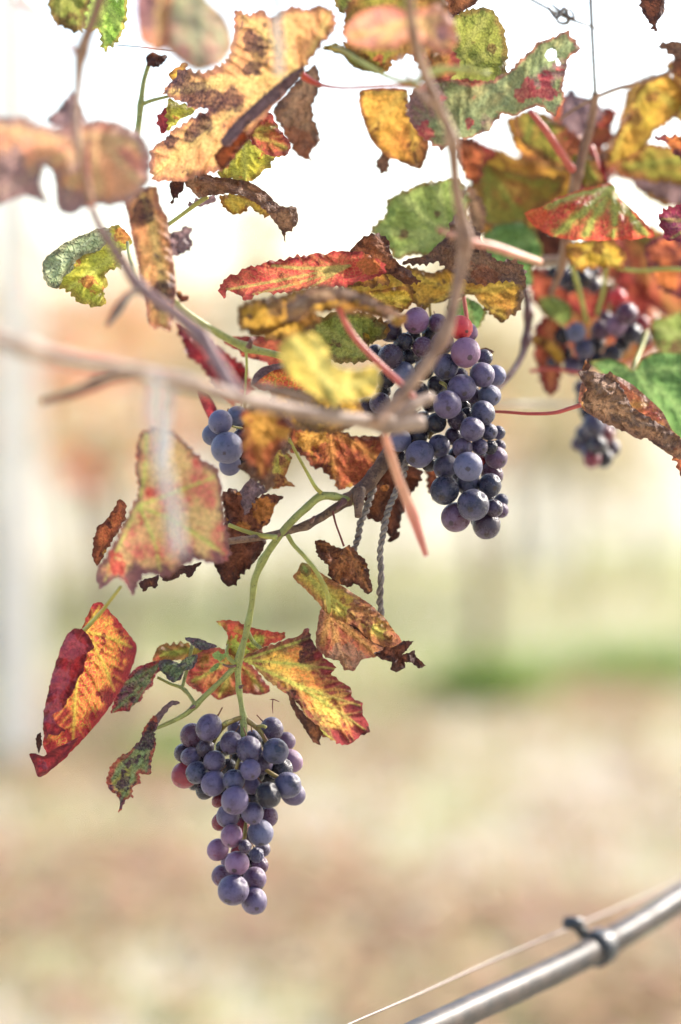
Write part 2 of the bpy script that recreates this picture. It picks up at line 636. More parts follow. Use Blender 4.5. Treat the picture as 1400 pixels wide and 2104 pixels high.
# ground sheet: fine near the vine, coarse out to the hills
gv, gf = [], []
radii = [0, 1, 2, 3, 4, 5, 6, 7, 8, 10, 12, 14, 17, 20, 25, 30, 40, 60, 90, 140, 220, 350, 600, 1000, 1600]
NSEC = 72
for i, r in enumerate(radii):
    for k in range(NSEC):
        a = 2 * math.pi * k / NSEC
        x, y = r * math.sin(a), r * math.cos(a)
        z = 0.035 * noise.noise(Vector((x * .5, y * .5, 0))) if r < 60 else 0
        if r >= 140:      # low hills all the way round
            z += (r - 140) * 0.045 * (1 + 0.5 * noise.noise(Vector((math.sin(a) * 2.3, math.cos(a) * 2.3, 1))))
        gv.append((x, y, z))
for i in range(len(radii) - 1):
    for k in range(NSEC):
        a, b = i * NSEC + k, i * NSEC + (k + 1) % NSEC
        gf.append((a, a + NSEC, b + NSEC, b))
g = mesh_obj('ground', gv, gf, ground_material())
tag(g, kind='structure')

def colmat(name, rough=0.7, tr=0.0):
    """colour from the mesh's own per-face colour attribute"""
    t = NT(name)
    nd = t.n('Attribute', {'attribute_name': 'tint'})
    pr = t.principled(nd.outputs['Color'], rough, 0.2)
    if not tr:
        return t.out(pr)
    tl = t.n('BsdfTranslucent')
    t.t.links.new(nd.outputs['Color'], tl.inputs['Color'])
    mx = t.n('MixShader')
    mx.inputs[0].default_value = tr
    t.t.links.new(pr, mx.inputs[1])
    t.t.links.new(tl.outputs[0], mx.inputs[2])
    return t.out(mx.outputs[0])

TINT = colmat('grass_blade', 0.8, 0.3)
TINTL = colmat('far_vine_leaf', 0.6, 0.4)

def tinted(name, verts, faces, cols, mat):
    me = bpy.data.meshes.new(name)
    me.from_pydata(verts, [], faces)
    at = me.color_attributes.new('tint', 'FLOAT_COLOR', 'CORNER')
    buf = []
    for f, c in zip(faces, cols):
        buf += list(c) * len(f)
    at.data.foreach_set('color', buf)
    me.materials.append(mat)
    return me

rng = random.Random(5)
def grass_object(name, label, n, xr, yr, hr, palette, wfun=None):
    V, F, Cc = [], [], []
    tries = 0
    while len(F) < n and tries < n * 20:
        tries += 1
        y = rng.uniform(*yr)
        x = rng.uniform(*xr) if not callable(xr) else xr(y)
        if wfun and rng.random() > wfun(x, y):
            continue
        h = rng.uniform(*hr)
        a = rng.uniform(0, math.pi)
        w = 0.004 + 0.004 * rng.random()
        b = len(V)
        lean = (rng.gauss(0, .35) * h, rng.gauss(0, .35) * h)
        V += [(x - w * math.cos(a), y - w * math.sin(a), 0), (x + w * math.cos(a), y + w * math.sin(a), 0), (x + lean[0], y + lean[1], h)]
        F.append((b, b + 1, b + 2))
        Cc.append(lin(rng.choice(palette), 0.8))
    o = bpy.data.objects.new(name, tinted(name, V, F, Cc, TINT))
    link(o)
    return tag(o, label, 'grass', kind='stuff')

span = lambda y: rng.uniform(-0.22, 0.22) * y
dry = [(224, 208, 168), (212, 194, 152), (204, 186, 150), (192, 190, 130), (176, 182, 120)]
grn = [(140, 172, 84), (158, 184, 98), (124, 160, 76), (176, 190, 120)]
grass_object('grass', 'short dry grass and stubble between the vine rows', 26000, span, (2.5, 16), (0.02, 0.07), dry)
def strip(x, y):
    if not 5.2 < -.742 * x + .67 * y < 10.5:
        return 0.02
    return 1.0 if noise.noise(Vector((x * .55, y * .55, 4))) > -0.1 else 0.3
grass_object('grass', 'longer green grass in patches along the far vine row', 9000, span, (6.5, 17), (0.03, 0.09), grn + dry, strip)
# leaf litter: dead leaves on the soil
V, F, Cc = [], [], []
for i in range(5000):
    y = rng.uniform(2.5, 9.0)
    x = span(y)
    if noise.noise(Vector((x * .9, y * .9, 8))) < -0.05 and rng.random() < .8:
        continue
    a = rng.uniform(0, 6.28); r = rng.uniform(.02, .045); b = len(V)
    for k in range(4):
        V.append((x + r * math.cos(a + k * 1.57), y + r * math.sin(a + k * 1.57), 0.012 + rng.uniform(0, .03)))
    F.append((b, b + 1, b + 2, b + 3))
    Cc.append(lin(rng.choice([(190, 150, 118), (204, 164, 134), (170, 126, 98), (210, 176, 140), (190, 150, 136)]), 0.85))
o = bpy.data.objects.new('fallen_leaves', tinted('fallen_leaves', V, F, Cc, TINT))
link(o)
tag(o, 'brown fallen vine leaves strewn over the bare soil', 'leaf litter', kind='stuff')

# grass tufts one can make out
def tuft(px, py, wd, ht, n, label, pal=grn):
    c = ground(px, py)
    V, F, Cc = [], [], []
    for i in range(n):
        a = rng.uniform(0, 6.28); r = wd * math.sqrt(rng.random())
        x, y = r * math.cos(a), r * math.sin(a)
        h = ht * rng.uniform(.4, 1) * (1 - .5 * (r / wd) ** 2)
        w = .006; b = len(V); a2 = rng.uniform(0, 3.14)
        lx, ly = x * .5 + rng.gauss(0, .03), y * .5 + rng.gauss(0, .03)
        V += [(x - w * math.cos(a2), y - w * math.sin(a2), 0), (x + w * math.cos(a2), y + w * math.sin(a2), 0), (x + lx, y + ly, h)]
        F.append((b, b + 1, b + 2)); Cc.append(lin(rng.choice(pal), 0.8))
    o = bpy.data.objects.new('grass_tuft', tinted('grass_tuft', V, F, Cc, TINT))
    o.location = c
    link(o)
    tag(o, label, 'grass tuft', 'grass tufts')
tuft(1000, 1440, 0.17, 0.24, 1500, 'rounded bright green grass tuft at the foot of the bare far trunk')
tuft(1330, 1385, 0.36, 0.17, 1500, 'broad low green grass patch towards the picture edge beyond the drip pipe')
tuft(380, 1570, 0.16, 0.13, 500, 'small green grass tuft seen behind the small curled leaf')
tuft(1180, 2080, 0.14, 0.06, 500, 'low weedy tuft under the black drip pipe', grn + dry)

# ---- far vine rows: posts, wires, vines
MAT['concrete'] = plain('concrete', (238, 228, 212), 0.85, 0.95, 30, 0.12)
MAT['wire_steel'] = plain('wire_steel', (150, 148, 145), 0.45, 0.8, 60, 0.15, 0.5)
MAT['far_bark'] = plain('far_bark', (150, 128, 104), 0.9, 0.8, 20, 0.35)

def post(base, w, h, label, slots=6):
    e = empty('concrete_post', base)
    tag(e, label, 'post', 'concrete trellis posts')
    bm = bmesh.new()
    bmesh.ops.create_cube(bm, size=1)
    for v in bm.verts:
        k = 1.0 if v.co.z < 0 else 0.88
        v.co = Vector((v.co.x * w * k, v.co.y * w * k, (v.co.z + .5) * h))
    bmesh.ops.bevel(bm, geom=bm.edges[:], offset=w * .12, segments=2, affect='EDGES')
    me = bpy.data.meshes.new('shaft'); bm.to_mesh(me); bm.free()
    me.materials.append(MAT['concrete'])
    s = bpy.data.objects.new('shaft', me); s.rotation_euler = (0, 0, R(44)); link(s, e)
    for i in range(slots):      # wire staples up the post
        bm = bmesh.new()
        bmesh.ops.create_cube(bm, size=1)
        for v in bm.verts:
            v.co = Vector((v.co.x * .012, v.co.y * .012 - w * .72, v.co.z * .03 + .35 + i * (h - .5) / slots))
        me = bpy.data.meshes.new('staple'); bm.to_mesh(me); bm.free()
        me.materials.append(MAT['wire_steel'])
        link(bpy.data.objects.new('staple', me), e)
    return e

ROW = Vector((0.67, 0.742, 0)).normalized()
pA = ground(34, 1570); pB = ground(1120, 1175); pC = ground(262, 1190)
post(pA, .115, 2.3, 'tall pale concrete post at the picture edge behind the blurred cane')
post(pB, .22, 1.35, 'pale concrete post far off below the dark upper bunch and wire')
post(pC, .2, 1.15, 'pale concrete post far off behind the blurred pink and yellow leaf')

def crown_mesh(seed, n, palette, size=(1.3, .5, .9)):
    r = random.Random(seed)
    V, F, Cc = [], [], []
    clumps = [(r.uniform(-.6, .6) * size[0], r.uniform(-.3, .3) * size[1], r.uniform(-.5, .5) * size[2], r.choice(palette)) for _ in range(9)]
    for i in range(n):
        cx, cy, cz, c0 = r.choice(clumps)
        p = Vector((cx + r.gauss(0, .13), cy + r.gauss(0, .1), cz + r.gauss(0, .12)))
        s = r.uniform(.035, .07)
        u = Vector((r.gauss(0, 1), r.gauss(0, 1), r.gauss(0, 1))).normalized()
        w = u.orthogonal().normalized()
        n_ = u.cross(w)
        b = len(V)
        V += [tuple(p + u * s), tuple(p + w * s * .8 + n_ * s * .2), tuple(p - u * s * .8), tuple(p - w * s * .8 + n_ * s * .2)]
        F += [(b, b + 1, b + 2), (b, b + 2, b + 3)]
        c = lin(c0 if r.random() < .7 else r.choice(palette), 1.0)
        Cc += [c, c]
    return tinted('crown', V, F, Cc, TINTL)

PAL_OR = [(226, 140, 84), (228, 116, 88), (216, 166, 96), (206, 178, 112), (222, 150, 112)]
PAL_YG = [(196, 190, 144), (206, 198, 156), (184, 182, 136), (208, 184, 146)]  # leaf tones paled to imitate haze over the far rows
crowns = {'or': crown_mesh(2, 150, PAL_OR + [(220, 190, 140), (226, 200, 150)], (.62, .4, .62)), 'yg': crown_mesh(3, 420, PAL_YG, (1.1, .4, .6)), 'mix': crown_mesh(4, 380, PAL_OR[2:] + PAL_YG, (1.0, .4, .6))}

def far_vine(base, kind, zc, label, sc=1.0):
    e = empty('grapevine', base)
    tag(e, label, 'grapevine', 'vines of the far rows')
    path = [base + Vector((0.03 * math.sin(z * 5), 0.02 * math.cos(z * 4), z)) for z in np.linspace(-0.02, zc - .1, 10)]
    v, f = sweep(path, [.032 - .0012 * i for i in range(10)], 8, .3, 3)
    mesh_obj('trunk', v, f, MAT['far_bark'], e)
    arm = [base + Vector((0, 0, zc - .12)) + ROW * t + Vector((0, 0, .05 * math.sin(3 * t))) for t in np.linspace(-.7, .7, 9)]
    v, f = sweep(arm, [.016] * 9, 6, .3, 4)
    mesh_obj('arm', v, f, MAT['far_bark'], e)
    c = bpy.data.objects.new('crown', crowns[kind]); c.location = (0, 0, zc + .1); c.rotation_euler = (0, 0, R(48)); c.scale = (sc,) * 3
    link(c, e)
    return e

far_vine(ground(225, 1500), 'or', 1.05, 'far vine with orange and red leaves next to the edge post')
far_vine(ground(978, 1440), 'yg', 1.30, 'far vine on a bare trunk above the rounded green tuft', .8)
far_vine(ground(600, 1330), 'yg', 1.45, 'far vine with sparse pale yellow leaves behind the forked green shoot', .8)
far_vine(ground(335, 1290), 'mix', 1.25, 'far vine with a dark trunk behind the blurred pink and yellow leaf', .8)
far_vine(ground(1310, 1230), 'mix', 1.15, 'far vine with rusty leaves below the dry brown curled leaf', 1.0)
far_vine(ground(800, 1180), 'mix', 1.3, 'farthest vine with mixed pale leaves between the two bunches', .9)
far_vine(ground(480, 1260), 'yg', 0.95, 'farthest olive vine behind the brown cane joint', 1.0)
far_vine(ground(1040, 1200), 'mix', 0.9, 'farthest vine with low pale leaves under the upper bunch', 1.0)
far_vine(ground(1190, 1260), 'yg', 0.85, 'farthest low olive vine beside the far post', 1.0)
far_vine(ground(700, 1240), 'yg', 0.85, 'farthest low vine behind the grey hanging twine', 1.0)
far_vine(ground(150, 1330), 'yg', 0.95, 'far olive vine low beside the edge post', 1.0)
far_vine(ground(-40, 1380), 'or', 1.2, 'far vine half hidden by the edge post', 1.0)

def wire(name, a, b, r, label, mat='wire_steel', sag=0.0, cat='wire', group='trellis wires', n=12):
    path = [a + (b - a) * t + Vector((0, 0, -sag * math.sin(math.pi * t))) for t in np.linspace(0, 1, n)]
    v, f = sweep(path, [r] * n, 6)
    o = mesh_obj(name, v, f, MAT[mat])
    return tag(o, label, cat, group)
up = lambda p, z: Vector((p.x, p.y, z))
wire('trellis_wire', up(pA - ROW * 3, .75), up(pA + ROW * 9, .75), .002, 'lower steel wire of the far row at the edge post')
wire('trellis_wire', up(pA - ROW * 3, 1.5), up(pA + ROW * 9, 1.5), .002, 'upper steel wire of the far row at the edge post')
# ================================================================== materials of the near vine
LM = dict(  # low K on olive, olivegreen, yellow and gold puts canopy shade into the colour
 tan=dict(K=.92,A=(218,164,96),B=(206,136,84),V=(210,176,100),E=(150,92,72),S_=(104,70,74),spot=.64,Pc=(66,40,50),vl=.4,tr=.42),
 pinkgreen=dict(K=.92,tr=.52,nscale=55,A=(220,176,116),B=(218,116,98),V=(198,200,98),E=(120,78,78),S_=(180,90,80),spot=.62,Pc=(206,60,50),vz=.08,vzs=.6,Qc=(120,76,80)),
 toppink=dict(K=.86,tr=.42,A=(172,168,136),B=(206,128,124),V=(166,164,122),E=(190,140,100),S_=(190,110,100),Pc=(205,110,96),vz=.1),
 orangemauve=dict(K=.82,tr=.45,A=(214,152,110),B=(206,116,106),V=(206,172,120),E=(156,122,120),S_=(170,100,96),Pc=(150,122,122),ew=.22,vz=.2),
 peach=dict(K=.72,tr=.48,A=(224,162,124),B=(216,132,112),V=(214,176,110),E=(206,120,86),S_=(196,110,90),Pc=(140,96,110)),
 green=dict(K=0.70,A=(150,168,84),B=(132,156,72),V=(168,182,104),E=(150,120,70),S_=(128,84,62),spot=.70,ew=.08,Pc=(116,78,60)),
 deepgreen=dict(A=(104,144,76),B=(92,132,66),V=(128,160,92),E=(130,120,60),S_=(110,110,60),spot=.72,ew=.06),
 brightgreen=dict(A=(150,186,66),B=(128,170,58),V=(176,200,90),E=(170,150,70),S_=(170,120,60),spot=.70,ew=.07),
 silvergreen=dict(K=.74,A=(188,204,150),B=(168,190,120),V=(200,212,166),E=(160,156,120),S_=(112,100,76),spot=.72,quilt=1.2,bump=1.0,tr=.5),
 yellowgreen=dict(A=(200,190,50),B=(176,178,60),V=(190,190,80),E=(150,128,50),S_=(176,104,44),spot=.62,Pc=(190,110,50),vz=.12),
 yellow=dict(K=0.70,A=(228,186,44),B=(214,156,40),V=(206,180,66),E=(150,90,44),S_=(140,84,36),spot=.64,Pc=(120,70,36),ew=.10),
 amber=dict(K=.74,A=(222,160,44),B=(196,122,36),V=(206,164,60),E=(130,76,40),S_=(140,84,36),spot=.64,Pc=(120,70,36),ew=.14),
 gold=dict(K=0.70,A=(216,164,44),B=(186,126,40),V=(200,168,60),E=(110,74,46),S_=(104,66,36),spot=.60,Pc=(122,92,66),ew=.16),
 paleyellow=dict(A=(226,200,96),B=(216,188,80),V=(220,206,110),E=(206,176,80),S_=(196,170,60),spot=.70,ew=.06),
 orange=dict(A=(238,182,70),B=(234,138,58),V=(208,190,84),E=(112,50,50),S_=(150,66,50),spot=.66,K=.9,Pc=(66,40,38),ew=.34,es=.9,vz=.13,vl=.7,VL=(176,176,76),Qc=(132,42,46)),
 fire=dict(A=(232,120,44),B=(208,58,40),V=(222,160,52),E=(160,34,36),S_=(150,34,34),spot=.60,Pc=(120,30,34),ew=.16,vz=.10,net=.75,VL=(206,180,60),tr=.5,Qc=(150,26,36)),
 red=dict(A=(186,44,50),B=(160,34,46),V=(176,62,58),E=(106,30,36),S_=(112,30,40),spot=.60,Pc=(186,84,96),vz=.08,net=.12,tr=.3),
 redgreen=dict(A=(200,60,52),B=(206,92,60),V=(172,176,82),E=(150,46,44),S_=(140,44,46),spot=.62,Pc=(204,120,50),vz=.05,vzs=.5,vl=.55,VL=(178,170,90)),
 stripe=dict(A=(196,64,52),B=(190,76,54),V=(166,172,82),E=(206,70,40),S_=(150,40,46),spot=.68,Pc=(206,80,36),vz=.17,vzs=.95,vl=.9,ew=.10),
 rust=dict(rough=.8,A=(176,88,44),B=(144,64,40),V=(190,126,54),E=(92,50,38),S_=(90,46,38),spot=.58,Pc=(206,150,50),bump=.9),
 brown=dict(rough=.8,A=(158,96,58),B=(122,70,46),V=(172,112,66),E=(88,54,42),S_=(78,46,40),spot=.58,Pc=(196,120,50),bump=1.0,tr=.25),
 darkbrown=dict(rough=.8,A=(112,62,42),B=(88,50,40),V=(126,72,48),E=(70,42,36),S_=(60,38,36),spot=.60,Pc=(176,110,44),bump=1.0,tr=.25),
 drygrey=dict(rough=.8,A=(150,112,84),B=(122,86,66),V=(168,130,98),E=(112,80,64),S_=(92,66,56),spot=.60,Pc=(150,90,60),bump=1.2,tr=.18),
 greytan=dict(rough=.8,A=(186,152,120),B=(164,128,98),V=(190,160,124),E=(140,104,84),S_=(110,82,70),spot=.62,Pc=(200,150,90),bump=.9,tr=.3),
 olive=dict(K=0.64,A=(160,148,52),B=(172,120,50),V=(150,154,62),E=(150,96,50),S_=(160,96,52),spot=.62,Pc=(190,90,60)),
 olivegreen=dict(K=0.62,A=(158,162,66),B=(140,148,60),V=(172,172,84),E=(140,110,60),S_=(130,98,56),spot=.66),
 greypink=dict(K=0.72,A=(150,160,104),B=(164,156,104),V=(158,170,118),E=(180,110,90),S_=(190,80,80),spot=.66,Pc=(196,66,78),ew=.08,vz=.2,Qc=(158,116,112)),
 purplegreen=dict(A=(112,92,108),B=(132,66,80),V=(124,140,96),E=(176,48,62),S_=(90,50,66),spot=.58,Pc=(104,70,84),quilt=.8,bump=.9,tr=.25),
 greenpurple=dict(A=(120,134,104),B=(112,100,112),V=(130,150,104),E=(100,80,92),S_=(104,72,84),spot=.60,quilt=.8,bump=.9,tr=.25),
 redolive=dict(K=0.72,A=(180,120,60),B=(190,78,58),V=(170,156,66),E=(150,66,62),S_=(176,64,52),spot=.58,Pc=(150,110,50),vz=.12,tr=.45),
 greenred=dict(A=(164,166,58),B=(196,80,46),V=(170,180,70),E=(150,54,44),S_=(190,66,44),spot=.56,Pc=(190,60,44),tr=.5),
 mottled=dict(A=(140,152,92),B=(176,160,70),V=(140,156,104),E=(180,64,60),S_=(92,60,76),spot=.56,Pc=(82,58,74),quilt=1.0,bump=1.0),
 yellowrust=dict(A=(212,172,72),B=(196,140,64),V=(190,180,80),E=(160,96,60),S_=(150,90,56),spot=.62,Pc=(148,84,62),bump=.8),
 pinkrust=dict(A=(196,110,72),B=(180,84,66),V=(206,150,80),E=(140,96,76),S_=(150,70,60),spot=.58,Pc=(164,124,98),bump=.9),
 magenta=dict(A=(150,44,72),B=(128,60,92),V=(150,130,80),E=(120,30,52),S_=(100,40,70),spot=.60,vz=.07),
 darkred=dict(A=(120,44,52),B=(196,104,46),V=(170,90,56),E=(84,40,54),S_=(74,40,56),spot=.52,Pc=(214,120,40)),
 hangred=dict(K=0.74,A=(190,92,50),B=(160,52,44),V=(200,120,70),E=(120,40,40),S_=(120,40,36),spot=.62),
 mauve=dict(A=(150,122,124),B=(132,104,108),V=(160,130,124),E=(110,86,88),S_=(110,84,84),spot=.62),
 youngleaf=dict(A=(150,180,96),B=(130,164,84),V=(170,196,120),E=(150,170,90),S_=(140,150,80),spot=.75),
)
for k_, v_ in LM.items():
    MAT[k_] = leafmat('leaf_' + k_, **v_)
MAT['cane_pale'] = stemmat('cane_pale', (176,148,126), (132,104,86), (92,70,58), .6, (1,1,1), 60, .68)
MAT['cane_tan'] = stemmat('cane_tan', (178,138,108), (138,100,76), (120,92,80), .55, (1,1,1), 70, .68)
MAT['cane_mauve'] = stemmat('cane_mauve', (160,124,116), (130,96,92), (96,72,70), .5, (1,1,1), 70, .68)
MAT['cane_brown'] = stemmat('cane_brown', (128,84,72), (96,60,56), (66,44,44), .45, (1,1,1), 120, .62)
MAT['cane_bark'] = stemmat('cane_bark', (140,108,84), (96,70,58), (66,50,46), .65, (1,1,1), 150, .60, bump=.9)
MAT['shoot_green'] = stemmat('shoot_green', (164,166,92), (150,150,80), (76,66,48), .5, (1,1,1), 60, .64)
MAT['petiole_green'] = stemmat('petiole_green', (176,178,92), (168,156,72), (110,96,60), .5, (1,1,1), 60, .70)
MAT['petiole_red'] = stemmat('petiole_red', (206,104,88), (190,80,72), (170,84,64), .45, (1,1,1), 40, .72)
MAT['petiole_pink'] = stemmat('petiole_pink', (222,160,128), (210,124,106), (190,110,90), .45, (1,1,1), 40, .72)
MAT['petiole_dark'] = stemmat('petiole_dark', (120,56,44), (100,46,40), (70,36,36), .5, (1,1,1), 60, .70)
MAT['rachis'] = stemmat('rachis', (166,158,86), (146,120,66), (96,72,48), .5, (1,1,1), 80, .62)
MAT['pedicel'] = stemmat('pedicel', (150,104,62), (120,60,46), (90,50,40), .5, (1,1,1), 80, .62)
MAT['twine'] = stemmat('twine', (150,138,128), (116,104,98), (90,80,76), .85, (1,1,1), 200, .62, bump=1.0)
MAT['twine_pale'] = stemmat('twine_pale', (226,218,210), (206,196,188), (190,180,170), .85, (1,1,1), 100, .70)
MAT['wire_dark'] = plain('wire_dark', (96, 90, 86), .5, .8, 60, .2, .5)
MAT['tendril'] = stemmat('tendril', (110,96,84), (90,76,68), (70,60,56), .6, (1,1,1), 100, .65)

def pipe_material():
    t = NT('drip_pipe_black_plastic')
    co = t.coords()
    n1 = t.noise(co, 60, 4, .6)
    n2 = t.noise(co, 9, 3, .5)
    col = t.mix(t.ss(n1, .35, .7), lin((62, 58, 56), .7), lin((96, 84, 76), .7))
    rg = t.ss(n2, .3, .7, .34, .52)
    return t.out(t.principled(col, rg, .30, t.bump(n1, .35, .0008)))
MAT['pipe'] = pipe_material()
MAT['clip'] = plain('clip_rubber', (52, 54, 58), .45, .8, 80, .2, .5)
MAT['pipe_wire'] = plain('pipe_wire_rusty', (150, 128, 112), .5, .8, 120, .2, .5)

def grape_material(name, sss):
    t = NT(name)
    co = t.coords(40.0)
    oi = t.oi
    n1 = t.noise(co, 1.1, 4, .6)
    n2 = t.noise(co, 3.2, 5, .7)
    n3 = t.noise(co, 11, 3, .6)
    n4 = t.noise(co, 30, 2, .6)
    skin = oi.outputs['Color']
    dark = t.mix(.72, skin, (0.012, 0.006, 0.016, 1))
    bloomc = t.mix(.58, lin((152, 138, 182), .55), skin)
    bf = t.math('ADD', t.math('MULTIPLY', n1, .55), t.math('MULTIPLY', n2, .45))
    bf = t.math('ADD', bf, t.math('MULTIPLY', t.math('SUBTRACT', oi.outputs['Alpha'], .5), .5))
    col = t.mix(t.ss(bf, .38, .60), t.mix(t.ss(oi.outputs['Alpha'], .02, .3, .05, .5), skin, dark), bloomc)
    rub = t.ss(n2, .55, .70, 0, .75)           # rubbed dark marks in the bloom
    col = t.mix(rub, col, dark)
    col = t.mix(t.ss(n3, .66, .72, 0, .6), col, dark)
    col = t.mix(t.ss(n4, .70, .76, 0, .45), col, (0.10, 0.07, 0.06, 1))
    sx = t.n('SeparateXYZ')
    t.t.links.new(t.tc.outputs['Object'], sx.inputs[0])
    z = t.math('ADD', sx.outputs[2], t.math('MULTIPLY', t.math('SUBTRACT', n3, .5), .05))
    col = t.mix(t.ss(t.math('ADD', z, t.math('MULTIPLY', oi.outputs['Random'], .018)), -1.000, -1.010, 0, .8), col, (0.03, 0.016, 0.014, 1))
    rg = t.ss(bf, .35, .62, .24, .48)
    fine = t.ss(n4, .3, .7, .88, 1.1)
    cb = t.n('CombineColor', None, Red=fine, Green=fine, Blue=fine)
    col = t.mix(1.0, col, cb.outputs[0], 'MULTIPLY')
    nm = t.bump(t.math('ADD', n2, t.math('MULTIPLY', n4, .2)), .25, .05)
    kw = {}
    if sss:
        kw = dict(Subsurface_Weight=sss, Subsurface_Scale=0.004, Subsurface_Radius=(1.0, .35, .3))
    return t.out(t.principled(col, rg, .45, nm, Sheen_Weight=.08, **kw))
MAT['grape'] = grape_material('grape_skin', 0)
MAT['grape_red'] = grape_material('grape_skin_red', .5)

# ================================================================== grape meshes (unit radius)
def grape_mesh(kind, seed):
    bm = bmesh.new()
    bmesh.ops.create_icosphere(bm, subdivisions=4 if kind == 'raisin' else 4, radius=1)
    for v in bm.verts:
        p = v.co.copy()
        if kind == 'plump':
            f = 1 + .025 * noise.noise(p * 1.3 + Vector((seed, 0, 0)))
            p.z *= 1.03
        elif kind == 'dimple':
            f = 1 + .04 * noise.noise(p * 1.4 + Vector((seed, 0, 0)))
            for k in range(3):
                c = Vector((math.sin(seed + k * 2.1), math.cos(seed * 1.3 + k * 2.6), -.3 + .4 * math.sin(k * 1.9 + seed))).normalized()
                f -= (.13, .10, .08)[k] * math.exp(-((p - c).length / (.34, .22, .3)[k]) ** 2)
            f += .02 * noise.noise(p * 4 + Vector((0, seed, 0)))
        else:
            f = .92 - .20 * abs(noise.noise(p * 2.2 + Vector((seed, 3, 0)))) * 1.6 - .08 * abs(noise.noise(p * 5 + Vector((seed, 9, 1)))) * 1.5
        # small pit round the stalk
        f -= .06 * math.exp(-(((v.co - Vector((0, 0, 1))).length) / .22) ** 2)
        v.co = p * f
    me = bpy.data.meshes.new('grape'); bm.to_mesh(me); bm.free()
    me.polygons.foreach_set('use_smooth', [True] * len(me.polygons))
    return me
GM = {}
for k_ in ('plump', 'dimple', 'raisin'):
    for i_ in range(3):
        for s_ in (0, 1):
            me_ = grape_mesh(k_, i_ * 3.7 + 1)
            me_.materials.append(MAT['grape_red' if s_ else 'grape'])
            GM[k_, i_, s_] = me_
pv, pf_ = sweep([Vector((0, 0, .9)), Vector((0.02, 0, 1.1)), Vector((.05, .02, 1.35)), Vector((.12, .05, 1.75))], [.11, .075, .055, .06], 7)
PED = bpy.data.meshes.new('pedicel')
PED.from_pydata([tuple(v) for v in pv], [], pf_)
PED.materials.append(MAT['pedicel'])

GC = {  # skin colour (sRGB as seen), bloom level
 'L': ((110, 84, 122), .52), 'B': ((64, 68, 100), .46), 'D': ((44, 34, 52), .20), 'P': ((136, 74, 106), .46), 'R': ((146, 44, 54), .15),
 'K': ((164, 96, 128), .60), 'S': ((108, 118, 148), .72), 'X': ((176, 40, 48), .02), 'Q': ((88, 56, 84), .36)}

def bunch(label, grapes, axis, scale, ox, oy, d0=0, group='grape bunches', rach=None, seed=1, kg=1.0, grow=1.03):
    """grapes: (X, Y, r, layer, colour[, kind]) in enlarged-photo units; axis: rachis path (px, py, mm)"""
    r = random.Random(seed)
    G = []
    for gdat in grapes:
        X, Y, rad, lay, c = gdat[:5]
        kind = gdat[5] if len(gdat) > 5 else 'plump'
        G.append([ox + X / scale, oy + Y / scale, rad / scale * grow, lay * 11.0 + r.uniform(-1, 1), c, kind])
    for k in range(len(G) // 3 if len(G) > 25 else 0):      # inner berries seen only in the gaps
        a = r.choice(G[:len(grapes)])
        b = min((q for q in G[:len(grapes)] if q is not a), key=lambda q: abs((q[0] - a[0]) ** 2 + (q[1] - a[1]) ** 2 - (2.6 * a[2]) ** 2))
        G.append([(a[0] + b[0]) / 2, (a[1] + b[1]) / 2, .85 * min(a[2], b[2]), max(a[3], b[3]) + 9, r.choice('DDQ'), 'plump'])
    mm = pxm(d0) * 1000
    for it in range(200):       # settle in depth only, until neighbours just touch
        moved = 0
        for i in range(len(G)):
            for j in range(i):
                a, b = G[i], G[j]
                l2 = (a[0] - b[0]) ** 2 + (a[1] - b[1]) ** 2
                R2 = ((a[2] + b[2]) * .97) ** 2
                if l2 < R2:
                    need = math.sqrt(R2 - l2) * mm
                    dz = a[3] - b[3]
                    if abs(dz) < need:
                        mv = (need - abs(dz)) * .5 * (1 if dz >= 0 else -1)
                        a[3] += mv * .8; b[3] -= mv * .8; moved += 1
        if not moved:
            break
    top = P(axis[0][0], axis[0][1], d0 + axis[0][2])
    e = empty('grape_bunch', top)
    tag(e, label, 'grapes', group)
    ax = catmull([(a[0], a[1], d0 + a[2]) for a in axis], 8)
    axw = [P(*q) for q in ax]
    geos = [sweep(axw, [2.6 * mm / 1000 * (1.6 if i < 3 else 1.1) for i in range(len(axw))], 8, .15)]
    for (pts) in (rach or ()):
        geos.append(stem_geo([(a, b, d0 + c, w) for a, b, c, w in pts], 6, (), .15, 8))
    v, f = merge(*geos)
    mesh_obj('rachis', v, f, MAT['rachis'], e)
    for (x, y, rad, z, c, kind) in G:
        loc = P(x, y, d0 + z)
        best = min(axw, key=lambda q: (q - (loc + Vector((0, 0, .006)))).length)
        dirv = (best + Vector((r.gauss(0, .004), r.gauss(0, .004), .012 + r.gauss(0, .004))) - loc)
        if dirv.length < 1e-4:
            dirv = Vector((0, 0, 1))
        col, bl = GC[c]
        red = 1 if c in 'RX' else 0
        me = GM[kind, r.randrange(3), red]
        o = bpy.data.objects.new('grape', me)
        o.location = loc - e.location
        q = dirv.normalized().to_track_quat('Z', 'Y')
        o.rotation_euler = (q @ Matrix.Rotation(r.uniform(0, 6.28), 3, 'Z').to_quaternion()).to_euler()
        k = rad * pxm(d0 + z)
        o.scale = (k * r.uniform(.93, 1.02), k * r.uniform(.94, 1.03), k * r.uniform(.98, 1.08))
        jit = [r.uniform(.9, 1.1) for _ in range(3)]
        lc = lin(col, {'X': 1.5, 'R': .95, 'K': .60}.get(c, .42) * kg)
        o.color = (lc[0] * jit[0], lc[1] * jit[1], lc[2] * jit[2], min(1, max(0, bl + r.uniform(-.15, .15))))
        link(o, e)
        pd = bpy.data.objects.new('pedicel', PED)
        link(pd, o)
    return e
